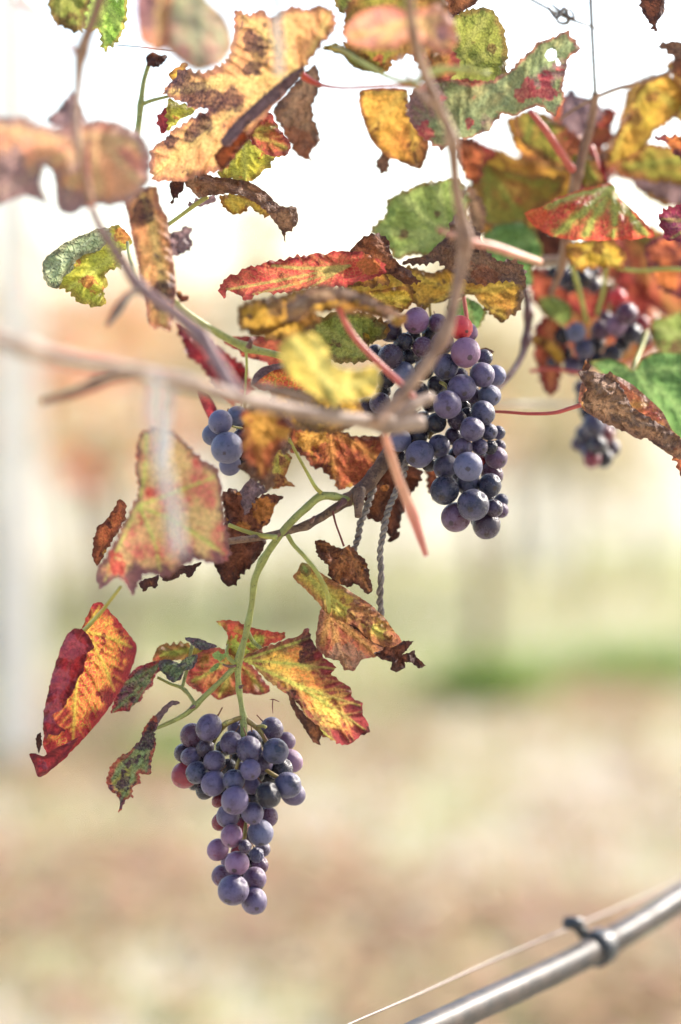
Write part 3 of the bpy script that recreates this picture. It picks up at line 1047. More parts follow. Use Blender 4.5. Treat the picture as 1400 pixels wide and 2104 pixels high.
# ================================================================== canes and shoots of the near vine
stem('foreground_cane', 'thick pale woody cane crossing in front, blurred, ending in cut stubs before the upper bunch',
     [(-140, 668, -345, 27), (0, 700, -325, 27), (120, 733, -300, 26), (250, 757, -275, 25), (365, 782, -248, 27), (480, 815, -215, 25), (600, 842, -185, 23), (720, 862, -162, 25), (800, 872, -148, 28), (868, 868, -140, 25)],
     'cane_pale', 'cane', 'woody canes', nodes=((.16, .25), (.46, .35), (.62, .2), (.88, .4)), rough=.18, seg=14,
     extra=[('stub', [(800, 868, -150, 24), (845, 835, -142, 22), (886, 815, -134, 19)], 'cane_pale', ()),
            ('spur', [(300, 768, -204, 14), (220, 780, -204, 17), (150, 808, -206, 16), (85, 826, -207, 10)], 'cane_tan', ((.45, .3),)),
            ('spur', [(640, 822, -160, 14), (560, 800, -176, 14), (505, 790, -183, 10)], 'cane_pale', ())])
stem('upright_cane', 'long pinkish tan cane rising with knotted joints in front of the upper bunch',
     [(840, -40, -190, 15), (848, 60, -180, 15), (868, 140, -172, 15), (900, 215, -165, 15), (928, 285, -160, 15), (938, 390, -152, 15), (955, 492, -146, 17), (938, 600, -145, 17), (912, 690, -147, 18), (858, 772, -152, 19), (800, 838, -160, 20), (770, 868, -168, 18)],
     'cane_tan', 'cane', 'woody canes', nodes=((.37, .5), (.545, .55), (.73, .35)), rough=.1,
     extra=[('petiole', [(850, 172, -165, 10), (880, 152, -160, 12), (920, 142, -155, 11), (1005, 152, -150, 7)], 'petiole_green', ()),
            ('petiole', [(955, 494, -146, 11), (1010, 505, -135, 12), (1060, 522, -120, 12), (1110, 538, -100, 9)], 'petiole_pink', ()),
            ('spur', [(955, 492, -146, 9), (925, 480, -142, 7), (900, 470, -140, 5)], 'petiole_pink', ()),
            ('spur', [(905, 225, -164, 10), (870, 200, -160, 8), (830, 140, -155, 7), (822, 118, -150, 7)], 'cane_tan', ())])
stem('slanting_cane', 'mauve brown cane slanting down past the speckled tan leaf strip to the thick cane',
     [(188, 424, -175, 11), (205, 465, -170, 12), (240, 520, -165, 13), (288, 590, -160, 16), (345, 632, -165, 16), (412, 690, -172, 19), (448, 745, -185, 19), (492, 812, -215, 17)],
     'cane_mauve', 'cane', 'woody canes', nodes=((.43, .35), (.72, .35)), rough=.1,
     extra=[('spur', [(288, 592, -162, 9), (262, 610, -165, 11), (240, 640, -168, 13), (220, 668, -172, 6)], 'cane_pale', ())])
stem('branching_cane', 'pinkish cane forking at the upper edge above the mauve blurred leaf',
     [(215, -40, -190, 17), (195, 30, -185, 18), (168, 108, -180, 17), (160, 180, -180, 12), (156, 240, -185, 11), (165, 330, -190, 10), (188, 424, -178, 11)],
     'cane_tan', 'cane', 'woody canes', nodes=((.33, .35),), rough=.08,
     extra=[('petiole', [(160, 112, -180, 8), (130, 82, -183, 7), (95, 48, -187, 7), (30, 2, -195, 6)], 'petiole_pink', ())])
stem('bearing_cane', 'dark brown sharp cane with a cut stub carrying the forked green shoot',
     [(835, 880, 22, 26), (805, 925, 16, 23), (775, 968, 10, 21), (745, 1005, 4, 21), (718, 1025, 2, 17), (690, 1044, 0, 13), (640, 1074, -4, 12), (590, 1092, -8, 11), (540, 1103, -14, 10), (470, 1112, -24, 10), (400, 1118, -34, 9)],
     'cane_bark', 'cane', 'woody canes', nodes=((.42, .35), (.62, .25)), rough=.2,
     extra=[('stub', [(738, 1008, 0, 18), (737, 1032, -5, 15), (736, 1062, -8, 11)], 'cane_bark', ((.0, .2),)),
            ('bud', [(706, 1030, -4, 12), (698, 1038, -8, 8), (692, 1046, -10, 3)], 'cane_brown', ()),
            ('bud', [(640, 1070, -10, 8), (646, 1062, -16, 4)], 'cane_brown', ())])
stem('forked_shoot', 'speckled green shoot running down to the sharp lower bunch with side branches',
     [(728, 1032, 2, 9), (700, 1022, -3, 9), (660, 1020, -8, 11.5), (628, 1045, -10, 11), (590, 1082, -10, 10.5), (555, 1128, -8, 10), (526, 1184, -6, 10), (517, 1245, -4, 8.5), (506, 1300, -4, 8.5), (490, 1362, -4, 9), (491, 1410, -4, 8), (497, 1455, -5, 8), (501, 1478, -6, 11), (501, 1515, -10, 9)],
     'shoot_green', 'shoot', 'green shoots', nodes=((.1, .3), (.42, .25), (.585, .3), (.68, .35), (.78, .25)), rough=.16,
     extra=[('side_branch', [(488, 1366, -4, 8), (445, 1408, -6, 7.5), (403, 1448, -8, 8), (385, 1465, -8, 7.5), (355, 1482, -8, 6), (316, 1499, -8, 5)], 'shoot_green', ((.42, .35),)),
            ('side_branch', [(401, 1447, -7, 6), (388, 1428, 0, 5.5), (374, 1414, 6, 5.5), (350, 1405, 8, 4.5), (324, 1392, 10, 4)], 'shoot_green', ((.4, .3),)),
            ('side_branch', [(374, 1414, 6, 5), (382, 1385, 12, 5), (396, 1325, 18, 5)], 'shoot_green', ()),
            ('side_branch', [(508, 1296, -2, 7), (520, 1318, 0, 6), (540, 1336, -2, 5)], 'shoot_green', ()),
            ('bud', [(494, 1412, -11, 6), (499, 1409, -15, 3)], 'cane_brown', ()),
            ('bud', [(398, 1452, -14, 6), (391, 1456, -17, 2.5)], 'cane_brown', ()),
            ('tendril', [(484, 1368, -6, 4), (472, 1370, -10, 3.5), (458, 1366, -12, 2.5)], 'cane_brown', ())])
stem('upper_shoot', 'yellow green shoot running behind the slanting cane to the pale yellow leaf',
     [(352, 612, -62, 9), (375, 635, -56, 9), (410, 660, -48, 9), (455, 688, -40, 10), (508, 714, -34, 11), (550, 724, -30, 9), (610, 738, -26, 8), (680, 742, -22, 6)],
     'shoot_green', 'shoot', 'green shoots', nodes=((.57, .35),), rough=.05,
     extra=[('bud', [(512, 712, -42, 9), (516, 700, -46, 5)], 'cane_brown', ()),
            ('tendril', [(506, 722, -34, 4), (507, 750, -34, 3.5), (505, 782, -34, 3), (503, 830, -36, 2.5)], 'petiole_green', ())])
stem('cut_petiole', 'orange pink cut leaf stalk sloping below the thick cane beside the upper bunch',
     [(788, 880, -120, 8), (800, 925, -112, 11), (822, 990, -100, 12), (846, 1052, -92, 13), (862, 1100, -88, 11), (876, 1142, -86, 7)],
     'petiole_pink', 'stalk', 'red leaf stalks', nodes=((.62, .15),), rough=.05)
stem('red_petiole', 'curved red leaf stalk running from the golden rolled leaf over the upper bunch',
     [(698, 632, -95, 7), (706, 655, -92, 7.5), (728, 692, -88, 8), (770, 738, -86, 8), (815, 780, -88, 8.5), (850, 815, -100, 8)],
     'petiole_red', 'stalk', 'red leaf stalks', rough=.04)
stem('red_petiole', 'thin straight red stalk from the upper bunch to the dry curled leaf',
     [(985, 846, 28, 4), (1030, 846, 22, 4), (1090, 850, 14, 4.5), (1140, 848, 8, 5), (1175, 838, 5, 5.5), (1194, 832, 4, 6)],
     'petiole_red', 'stalk', 'red leaf stalks', rough=.04)
stem('red_petiole', 'orange red stalk bowing across the upper sky from the tan leaf to the upright cane',
     [(618, 150, -60, 9), (632, 162, -64, 9), (660, 174, -70, 5), (705, 180, -85, 4), (760, 178, -105, 5), (820, 176, -125, 6), (868, 180, -145, 7)],
     'petiole_red', 'stalk', 'red leaf stalks', rough=.04)
stem('green_stem', 'thin green stem with one fork in the pale sky beside the tan leaf',
     [(268, 330, -50, 8), (283, 270, -45, 8), (289, 215, -42, 7), (296, 165, -40, 6), (306, 132, -38, 6)],
     'shoot_green', 'shoot', 'green shoots', nodes=((.5, .3),), rough=.05,
     extra=[('side_branch', [(290, 215, -42, 6), (312, 206, -40, 5), (345, 198, -34, 4)], 'shoot_green', ())])
stem('back_cane', 'reddish brown cane climbing behind the upper bunch to the far bunch',
     [(985, 830, 70, 8), (1030, 792, 90, 8), (1066, 745, 110, 9), (1082, 700, 122, 10), (1086, 640, 128, 10), (1078, 590, 130, 9)],
     'cane_brown', 'cane', 'woody canes', nodes=((.6, .5), (.78, .5)), rough=.1)
stem('back_cane', 'pinkish cane standing behind the striped red and green leaf',
     [(1225, 190, 90, 10), (1214, 250, 95, 11), (1196, 320, 98, 12), (1178, 400, 102, 13), (1165, 480, 108, 12), (1155, 545, 112, 10), (1132, 605, 116, 7)],
     'cane_tan', 'cane', 'woody canes', nodes=((.42, .3), (.78, .3)), rough=.1,
     extra=[('petiole', [(1178, 350, 92, 10), (1150, 310, 84, 10), (1122, 268, 76, 9), (1090, 228, 68, 7)], 'petiole_red', ()),
            ('petiole', [(1205, 395, 110, 14), (1222, 350, 112, 14), (1212, 300, 112, 12)], 'petiole_red', ())])
stem('back_cane', 'grey cane end crossing behind the green leaf next to the striped leaf',
     [(1000, 520, 150, 12), (1060, 528, 150, 13), (1120, 536, 150, 13), (1175, 530, 150, 10)], 'cane_pale', 'cane', 'woody canes', rough=.1)
stem('back_stalk', 'pale greenish stalk leading down to the far bunch from the yellow spotted leaf',
     [(1176, 545, 120, 7), (1186, 580, 124, 7), (1198, 625, 130, 6), (1206, 660, 140, 6)], 'petiole_green', 'stalk', 'stalks at the far bunch', rough=.05)
stem('back_stalk', 'yellow brown stalk dropping into the far bunch beside the round red grape',
     [(1246, 545, 130, 6), (1240, 600, 136, 6), (1228, 645, 142, 6)], 'petiole_green', 'stalk', 'stalks at the far bunch', rough=.05)
stem('back_stalk', 'green stalk crossing the dark red leaf near the picture edge',
     [(1270, 552, 100, 5), (1320, 556, 100, 6), (1370, 552, 98, 6), (1440, 556, 96, 6)], 'petiole_green', 'stalk', 'stalks at the far bunch', rough=.05)
stem('back_stalk', 'thin red stalk passing under the small yellow curled leaf to the dry leaf',
     [(1090, 762, 130, 5), (1130, 758, 130, 5), (1180, 764, 122, 5), (1230, 772, 112, 4)], 'petiole_red', 'stalk', 'stalks at the far bunch', rough=.05)
stem('back_stalk', 'slender twig reaching up to the yellow leaf near the upper corner',
     [(1150, 245, 90, 4), (1195, 215, 92, 5), (1260, 185, 96, 6), (1330, 165, 98, 5), (1395, 140, 100, 6)], 'cane_tan', 'stalk', 'stalks at the far bunch', rough=.05)
stem('thin_petiole', 'hair thin dark red stalk from the brown cane to the small brown hanging leaf',
     [(684, 1050, -6, 3), (690, 1075, -6, 2.6), (699, 1100, -5, 2.6), (707, 1122, -4, 3)], 'petiole_dark', 'stalk', 'red leaf stalks', rough=.04)
stem('dry_tendril', 'tiny dry tendril hooked below the orange leaf',
     [(556, 1438, -5, 1.2), (562, 1437, -6, 1.4), (574, 1442, -6, 1.2)], 'petiole_dark', 'tendril', rough=.04,
     extra=[('tendril', [(561, 1438, -6, 1.4), (560, 1450, -6, 1.6), (561, 1466, -6, .7)], 'petiole_dark', ())])

# ---- strings and wires
def twine(label, pts, rad, turns, mat='twine', name='twisted_twine'):
    e = empty(name, P(*pts[0][:3]))
    tag(e, label, 'twine', 'ties on the vine')
    c = catmull(pts, 24)
    path = [P(*q[:3]) for q in c]
    n = len(path)
    for k in range(2):
        pp, rr = [], []
        for i, p in enumerate(path):
            a = 2 * math.pi * turns * i / n + math.pi * k + 1.6 * noise.noise(Vector((i * .05, turns, 0)))
            tan = (path[min(i + 1, n - 1)] - path[max(i - 1, 0)]).normalized()
            u = Vector((0, -1, 0)); u = (u - tan * u.dot(tan)).normalized(); w = tan.cross(u)
            m = rad * pxm(c[i][2])
            m *= 1 + .3 * noise.noise(Vector((i * .12, k * 9.0, turns)))
            pp.append(p + (u * math.cos(a) + w * math.sin(a)) * m * .55 + w * m * .9 * noise.noise(Vector((i * .04, 7, turns))))
            rr.append(m * .62)
        v, f = sweep(pp, rr, 7, .15, k)
        mesh_obj('strand', v, f, MAT[mat], e)
twine('grey twisted twine hanging straight from the cane to the rolled yellow leaf',
      [(842, 925, 6), (832, 962, 2), (812, 1015, -2), (794, 1065, -4), (783, 1115, -4), (782, 1180, 0), (786, 1265, 10)], 6.5, 11)
twine('grey twisted twine loop partly behind the small brown hanging leaf',
      [(770, 1000, 14), (752, 1050, 10), (738, 1095, 8), (724, 1140, 12), (722, 1200, 22)], 6.5, 7)
twine('pale blurred string hanging in front of the pink and yellow leaf',
      [(318, 770, -330), (316, 830, -330), (326, 900, -330), (334, 960, -330), (346, 1010, -330), (356, 1070, -330), (364, 1140, -330)], 12, 5, 'twine_pale', 'blurred_string')
twine('second pale string behind the thick cane above the pink and yellow leaf',
      [(346, 780, -228), (348, 830, -224), (344, 900, -216), (340, 960, -220)], 8, 4, 'twine_pale', 'blurred_string')
twine('pale string hanging across the speckled tan leaf from the upper edge',
      [(566, -30, -216), (568, 30, -216), (573, 90, -216), (576, 155, -216)], 8, 4, 'twine_pale', 'blurred_string')
stem('trellis_wire', 'dark thin wire with a dried tendril knot in the upper sky',
     [(1060, -20, 60, 3.5), (1110, 8, 66, 3.5), (1160, 34, 72, 3.5), (1210, 52, 80, 3.5), (1300, 84, 120, 2.6), (1400, 125, 170, 2.2)], 'wire_dark', 'wire', 'trellis wires', rough=.03,
     extra=[('tendril', [(1128, 16, 60, 4), (1145, 36, 54, 4), (1160, 16, 60, 4), (1168, 44, 66, 5), (1150, 46, 74, 4), (1140, 28, 72, 4)], 'tendril', ()),
            ('tendril', [(1135, 10, 70, 3), (1158, 28, 62, 5), (1180, 38, 60, 4), (1172, 20, 70, 3), (1150, 22, 56, 3)], 'tendril', ())])
stem('hanging_thread', 'dark straight stalk standing against the upper sky above the yellow leaf',
     [(1213, -30, 70, 5), (1217, 60, 74, 4.5), (1221, 140, 80, 4.5), (1224, 195, 86, 5)], 'tendril', 'stalk', rough=.03)
stem('trellis_wire', 'grey blurred wire between the upper bunch and the dry curled leaf',
     [(940, 829, 300, 5), (1040, 830, 310, 5), (1120, 831, 330, 5), (1240, 833, 350, 5), (1420, 836, 380, 5)], 'wire_steel', 'wire', 'trellis wires', rough=.02)
stem('thin_wire', 'hair thin wire behind the leaves at the upper edge',
     [(240, 92, 30, 1.6), (300, 97, 24, 1.6), (380, 106, 20, 1.6)], 'wire_dark', 'wire', 'trellis wires', rough=.02)

# ---- drip pipe with its carrying wire and clip
e = empty('drip_pipe', P(905, 2104, 40))
tag(e, 'black glossy drip irrigation pipe slanting up with a clip', 'pipe')
pp = [(560, 2262, -110), (740, 2181, -30), (905, 2104, 40), (1060, 2032, 108), (1150, 1990, 150), (1231, 1948, 186), (1320, 1896, 224), (1400, 1845, 262), (1560, 1745, 340)]
c = catmull(pp, 14)
path = [P(*q[:3]) for q in c]
rad = [.0080 * (1 + .04 * noise.noise(Vector((i * .22, 0, 0)))) for i in range(len(c))]
v, f = sweep(path, rad, 28, .03, 2)
mesh_obj('tube', v, f, MAT['pipe'], e)
ck = P(1231, 1948, 186)
tdir = (P(1300, 1908, 215) - P(1150, 1990, 150)).normalized()
ring = [ck + tdir * t for t in (-.0062, -.0060, -.0045, 0, .0045, .0060, .0062)]
v, f = sweep(ring, [.0082, .0100, .0110, .0105, .0110, .0100, .0082], 28)
mesh_obj('clip_band', v, f, MAT['clip'], e)
k0 = P(1178, 1897, 172)
up_ = ck + (k0 - ck) * .62
v, f = sweep([up_, ck + (k0 - ck) * .8, k0 + Vector((.002, 0, -.002))], [.0042, .0032, .0034], 12, .15)
mesh_obj('clip_hook', v, f, MAT['clip'], e)
v, f = sweep([k0 - Vector((.0062, 0, -.0004)), k0 - Vector((.005, 0, 0)), k0, k0 + Vector((.005, 0, -.0004)), k0 + Vector((.0064, 0, -.0006))], [.0012, .0034, .0042, .0036, .0012], 14, .12)
mesh_obj('clip_knob', v, f, MAT['clip'], e)
stem('pipe_wire', 'rusty carrying wire running above the black drip pipe',
     [(560, 2178, -120, 3.6), (720, 2104, -20, 3.6), (850, 2048, 50, 3.8), (1000, 1980, 120, 4), (1170, 1908, 185, 4), (1290, 1858, 250, 4), (1440, 1790, 330, 4)], 'pipe_wire', 'wire', rough=.03)

stem('green_stem', 'thin green stem sloping under the blurred peach leaf to the upright cane',
     [(668, 96, -60, 5), (705, 104, -75, 6), (745, 128, -95, 6), (800, 158, -120, 6), (845, 170, -145, 7)], 'petiole_green', 'shoot', 'green shoots', rough=.05)
# ================================================================== leaves
B_ = dict(sp=9.0)     # blurred leaves need fewer points
# ---- upper left
leaf('yellow green leaf with orange rim at the upper edge beside the forking cane', [dict(m='olivegreen', d=-60, o=[(88,-25),(98,5),(108,35),(118,54),(136,56),(150,66),(166,66),(174,45),(184,0),(186,-25)], root=(140,-25), tips=[(110,50),(160,60)], patches=[(120,50,30),(150,64,30)], bends=[(135,-20,145,70,10)], sp=7)])
leaf('bright green leaf hanging behind the forking cane at the upper edge', [dict(m='brightgreen', d=-20, o=[(160,-30),(158,10),(166,45),(184,66),(203,62),(212,102),(228,98),(248,76),(256,52),(261,25),(258,-30)], root=(205,-30), tips=[(215,96),(175,55),(250,60)], bends=[(200,-20,218,100,14)])])
leaf('large blurred pink and grey green leaf at the upper edge before the sky', [
    dict(m='toppink', d=-195, o=[(340,-30),(338,40),(342,98),(375,132),(402,146),(432,142),(462,126),(479,98),(475,58),(455,24),(425,-2),(405,-30)], root=(350,-30), tips=[(410,140),(470,90),(440,20)], bends=[(345,-20,420,145,-10)], tilt=(6,0), tooth=(20,3), **B_),
    dict(m='peach', d=-202, o=[(282,-30),(280,40),(288,84),(318,105),(342,100),(348,50),(350,-30)], patches=[(300,20,50)], tilt=(-16,0), tooth=(20,3), root=(345,-30), tips=[(320,100),(290,60)], **B_)])
leaf('large speckled tan leaf folded along a dark purple rib under the pink blurred leaf', [
    dict(m='tan', d=-62, o=[(484,22),(512,28),(540,20),(556,34),(580,24),(602,10),(632,20),(660,8),(692,32),(684,70),(660,92),(640,122),(622,150),(600,178),(560,222),(520,268),(482,318),(455,352),(420,357),(395,366),(368,374),(344,370),(318,374),(309,345),(310,310),(334,288),(362,262),(400,240),(425,224),(398,222),(366,206),(334,192),(352,168),(372,142),(402,148),(432,144),(468,122),(480,80)],
         root=(618,152), tips=[(500,30),(340,190),(315,360),(680,20)], patches=[(525,95,42),(520,140,30),(400,190,46),(440,215,50),(420,250,34),(370,160,40),(350,290,24),(400,275,26),(470,210,40)], tilt=(-10,4), bends=[(480,330,640,110,6)], wr=(4,70)),
    dict(m='mauve', name='folded_rim', d=-74, o=[(625,138),(600,148),(560,180),(520,215),(480,252),(452,292),(470,300),(500,268),(540,232),(580,196),(612,168)], tooth=(20,2), rolls=[(465,295,620,145,16)], wr=(1,40), patches=[(590,170,26)]),
    dict(m='rust', name='folded_rim', d=-60, o=[(455,350),(440,320),(470,285),(520,240),(545,225),(530,262),(500,300),(478,330)], tooth=(16,3), wr=(3,40), tilt=(14,-6))])
leaf('small yellow leaf peeping out left of the speckled tan leaf', [dict(m='yellowgreen', d=-8, o=[(345,203),(372,212),(396,220),(398,232),(372,246),(346,266),(342,235)], root=(400,225), tips=[(346,260),(346,208)]), dict(m='yellow', d=-8, name='curled_edge', o=[(352,168),(350,150),(372,130),(384,128),(380,150),(366,164)])])
leaf('small vivid red leaf tip against the sky left of the speckled tan leaf', [dict(m='red', d=20, o=[(322,258),(324,238),(344,222),(347,245),(346,268),(333,270)])])
leaf('green and yellow leaf with a rolled red brown flap below the speckled tan leaf', [
    dict(m='yellowgreen', d=0, o=[(452,316),(476,288),(500,272),(530,300),(560,318),(590,314),(566,326),(548,348),(524,366),(504,376),(480,368),(455,364),(446,352),(458,342),(444,330)], root=(500,270), tips=[(460,355),(505,372),(560,325)], tilt=(4,-8), patches=[(455,340,22)]),
    dict(m='redolive', name='curled_edge', d=-12, o=[(500,268),(522,246),(556,230),(572,262),(598,294),(592,316),(562,322),(536,308),(515,290)], root=(505,270), tips=[(590,305),(570,260)], rolls=[(510,262,590,312,30)], tooth=(16,3))])
leaf('grey brown leaf with glowing orange foot hanging behind the speckled tan leaf', [dict(m='drygrey', d=60, o=[(560,228),(590,188),(625,150),(652,132),(657,180),(642,225),(652,262),(660,285),(640,310),(640,332),(605,312),(592,290),(578,262)], root=(640,140), tips=[(630,320),(580,260)], patches=[(622,300,60)], bends=[(640,140,610,320,18)], sp=7)])
leaf('dry rolled brown leaf with a bright yellow frill drooping before the pale sky', [
    dict(m='drygrey', d=-6, o=[(376,372),(392,358),(412,354),(440,362),(486,368),(520,376),(550,398),(578,424),(606,424),(614,450),(600,474),(586,478),(586,500),(578,476),(558,446),(536,424),(500,402),(468,398),(430,402),(410,406),(398,396)], rolls=[(400,380,600,445,26)], wr=(3,22), tooth=(14,3), sp=4),
    dict(m='yellow', name='frill', label='bright yellow quilted frill', d=6, o=[(450,402),(458,425),(484,441),(504,434),(514,424),(534,440),(550,446),(552,430),(522,408),(482,398)], root=(470,398), tips=[(490,438),(540,440)], tooth=(12,5), sp=4)],
    pet=[(345,462,-20,5),(375,440,-15,5),(405,418,-10,6),(425,404,-6,7)])
leaf('dark reddish leaf tatters hanging under the speckled tan leaf', [dict(m='darkbrown', d=20, o=[(352,368),(376,366),(378,392),(366,402),(354,416),(350,392)]), dict(m='mauve', d=14, o=[(384,418),(410,408),(438,398),(442,412),(420,424),(396,424)])])
leaf('blurred mauve and orange leaf lobe at the picture edge in front', [
    dict(m='orangemauve', d=-172, o=[(-60,238),(0,240),(45,240),(92,258),(140,262),(170,300),(160,350),(120,362),(92,344),(80,372),(88,392),(102,426),(78,410),(50,404),(20,412),(-20,428),(-60,440)], root=(170,300), tips=[(0,260),(0,400),(90,400)], tilt=(-8,10), patches=[(20,360,90),(80,380,60)], wr=(6,80), **B_)])
leaf('blurred orange leaf with pink patches in front of the slanting cane', [
    dict(m='orangemauve', d=-164, o=[(100,300),(120,262),(178,246),(228,246),(272,264),(300,286),(312,330),(304,378),(272,412),(230,424),(190,422),(150,440),(122,436),(112,392),(108,350)], root=(180,280), tips=[(290,300),(290,380),(200,412),(130,425),(120,300)], bends=[(190,250,200,420,10)], patches=[(140,415,60),(60,330,30)], wr=(6,80), **B_)], pet=[(188,424,-180,8),(182,380,-172,8),(180,330,-168,7),(180,285,-166,5)], petmat='petiole_pink')
leaf('grey withered leaf scrap on the cane above the blurred orange leaf', [dict(m='mauve', d=-140, o=[(92,250),(112,228),(130,208),(150,188),(168,214),(174,252),(140,262)], wr=(5,30), sp=7)])
leaf('small dead leaf scrap at the top of the thin green stem', [dict(m='darkbrown', d=-36, o=[(298,118),(312,108),(328,112),(344,114),(338,128),(322,138),(306,136)], wr=(5,18), tooth=(12,4), sp=4)])
leaf('long speckled tan leaf strip hanging edge on past the slanting cane', [
    dict(m='tan', d=-75, o=[(256,404),(290,388),(322,382),(330,420),(346,452),(350,500),(358,545),(362,600),(356,650),(350,682),(332,672),(316,676),(304,664),(300,632),(294,596),(284,548),(274,500),(264,450)], root=(290,390), tips=[(335,675)], bends=[(290,390,330,680,40)], patches=[(335,600,50),(300,440,40)], tooth=(20,2), sp=6),
    dict(m='mauve', name='curled_edge', label='withered grey tip', d=-55, o=[(344,482),(368,474),(378,464),(398,470),(388,484),(398,500),(386,516),(362,526),(348,522)], wr=(5,18), tooth=(11,4), sp=4)])
leaf('small brown leaf crumb at the tip of the yellow green shoot', [dict(m='rust', d=-55, o=[(362,600),(370,598),(374,606),(388,608),(386,618),(370,620)], sp=3, tooth=(8,2))])
leaf('silvery green folded leaf with glowing yellow inside beside the slanting cane', [
    dict(m='yellowgreen', d=4, o=[(190,505),(215,470),(238,462),(262,476),(270,500),(248,524),(252,548),(226,556),(214,566),(224,584),(212,600),(218,626),(190,630),(165,622),(140,602),(116,584),(124,560),(150,530)], root=(268,500), tips=[(140,595),(200,625),(230,560)], tilt=(3,-10), patches=[(250,478,26),(180,580,26)], sp=4),
    dict(m='silvergreen', name='folded_back', label='silvery green quilted upper side', d=-10, o=[(87,545),(94,530),(128,502),(172,481),(218,466),(228,488),(204,514),(172,524),(156,536),(150,554),(132,568),(120,592),(100,588),(90,572)], root=(220,470), tips=[(95,560)], rolls=[(90,560,225,478,38)], tooth=(14,3), sp=4)],
    pet=[(282,572,-70,5),(272,545,-50,4.5),(265,520,-25,4.5),(262,498,-2,4)])
# ---- middle
leaf('long red leaf with pale green veins arching above the golden rolled leaf', [
    dict(m='redgreen', d=-12, o=[(450,590),(468,570),(508,550),(560,536),(620,525),(680,518),(732,516),(770,528),(792,545),(786,566),(750,576),(700,590),(640,592),(590,602),(545,602),(524,606),(506,620),(490,606),(472,596),(460,612)], root=(720,545), tips=[(465,595),(520,605),(560,545),(640,590)], bends=[(455,560,780,530,60)], patches=[(760,545,30)], sp=4.5),
    dict(m='brown', name='curled_edge', label='brown dried end curling up', d=2, o=[(716,518),(742,492),(770,477),(798,494),(808,530),(842,556),(863,580),(838,584),(800,564),(778,556),(745,528)], wr=(5,25), rolls=[(760,500,850,575,22)], sp=4),
    dict(m='gold', name='frill', d=8, o=[(706,572),(738,564),(762,553),(786,556),(800,570),(800,586),(780,584),(766,592),(738,586),(716,590)], sp=4, tooth=(12,4))])
leaf('blurred golden brown rolled leaf lying across in front of the green veined leaf', [
    dict(m='gold', d=-85, o=[(488,632),(520,616),(580,606),(630,590),(682,588),(742,600),(800,630),(838,652),(825,672),(790,658),(756,646),(700,642),(650,642),(610,662),(566,680),(530,692),(494,674)], rolls=[(500,650,700,612,30),(690,612,830,660,22)], patches=[(560,620,40),(700,600,46),(640,610,20),(790,640,30)], wr=(6,40), sp=7),
    dict(m='greytan', name='curled_edge', d=-97, o=[(590,618),(640,592),(690,590),(745,602),(800,630),(830,650),(800,648),(750,626),(700,614),(650,626),(610,660),(588,650)], rolls=[(600,640,690,600,18),(690,600,820,650,16)], patches=[(590,612,24)], wr=(4,30), sp=7),
    dict(m='gold', name='frill', d=-80, o=[(500,640),(560,650),(640,640),(660,660),(620,690),(570,700),(530,690),(505,670)], wr=(6,30), sp=7)])
leaf('green leaf with yellow margin and visible veins behind the curved red stalk', [
    dict(m='olivegreen', d=-14, o=[(634,668),(660,650),(700,640),(745,640),(782,660),(796,690),(765,706),(752,720),(780,736),(740,745),(690,745),(660,728),(640,700)], root=(760,728), tips=[(645,665),(700,645),(650,720)], patches=[], tilt=(3,0), sp=4.5),
    dict(m='gold', name='curled_edge', d=-10, o=[(745,706),(752,676),(775,655),(800,662),(795,690),(770,700)], sp=4.5)])
leaf('small yellow leaf lobe in sun above the upper bunch', [dict(m='yellow', d=6, o=[(758,600),(800,592),(832,588),(848,604),(850,620),(832,636),(806,626),(776,620)], root=(760,605), tips=[(845,615),(825,632)], tooth=(12,3), sp=4.5)])
leaf('blurred bright pale yellow leaf in front of the thick cane', [
    dict(m='paleyellow', d=-160, o=[(572,722),(580,700),(606,688),(640,684),(668,704),(686,748),(720,760),(774,752),(782,786),(764,816),(710,826),(660,820),(610,786),(585,760)], root=(680,800), tips=[(600,700),(650,700),(770,780)], bends=[(600,700,740,810,8)], tooth=(20,3), **B_)], pet=[(690,835,-160,7),(680,815,-162,6),(675,800,-163,5)])
leaf('pale green blotched leaf standing behind the joint of the upright cane', [dict(m='green', d=62, o=[(762,472),(790,445),(796,412),(820,396),(862,378),(900,370),(945,368),(966,410),(958,440),(968,476),(935,505),(905,530),(860,522),(812,532),(795,505)], root=(920,480), tips=[(770,470),(820,400),(900,375),(820,525)], patches=[(832,478,16),(900,440,10),(950,400,14)], bends=[(780,470,960,440,6)], sp=6)])
leaf('brown and golden yellow leaf draped behind the upright cane above the upper bunch', [
    dict(m='gold', d=30, o=[(820,580),(838,545),(880,560),(920,550),(960,560),(1000,545),(1040,540),(1066,545),(1078,600),(1064,642),(1042,655),(1030,662),(1000,640),(975,606),(940,612),(900,622),(866,634),(845,618)], root=(950,600), tips=[(840,560),(1040,655),(1070,580),(880,630)], patches=[(1075,560,40),(1080,620,30)], tilt=(0,-14), sp=5),
    dict(m='drygrey', name='curled_edge', label='dry grey brown folded top', d=12, o=[(828,538),(880,520),(915,486),(938,436),(958,448),(984,480),(1006,522),(1032,536),(1062,532),(1080,558),(1082,590),(1060,580),(1020,580),(980,586),(940,566),(900,540),(860,545)], bends=[(830,540,1080,560,14)], wr=(6,35), patches=[(1000,560,40)], sp=5)],
    pet=[(960,660,24,5),(956,630,26,5),(952,602,28,5)], petmat='petiole_red')
leaf('plain green leaf partly behind the grey cane end', [dict(m='deepgreen', d=110, o=[(992,484),(1028,458),(1070,454),(1100,474),(1118,520),(1094,548),(1096,584),(1062,592),(1024,556),(1000,530)], root=(1040,520), tips=[(1100,480),(1090,580),(1010,480)], bends=[(1000,500,1100,540,8)], tooth=(22,3), sp=7)])
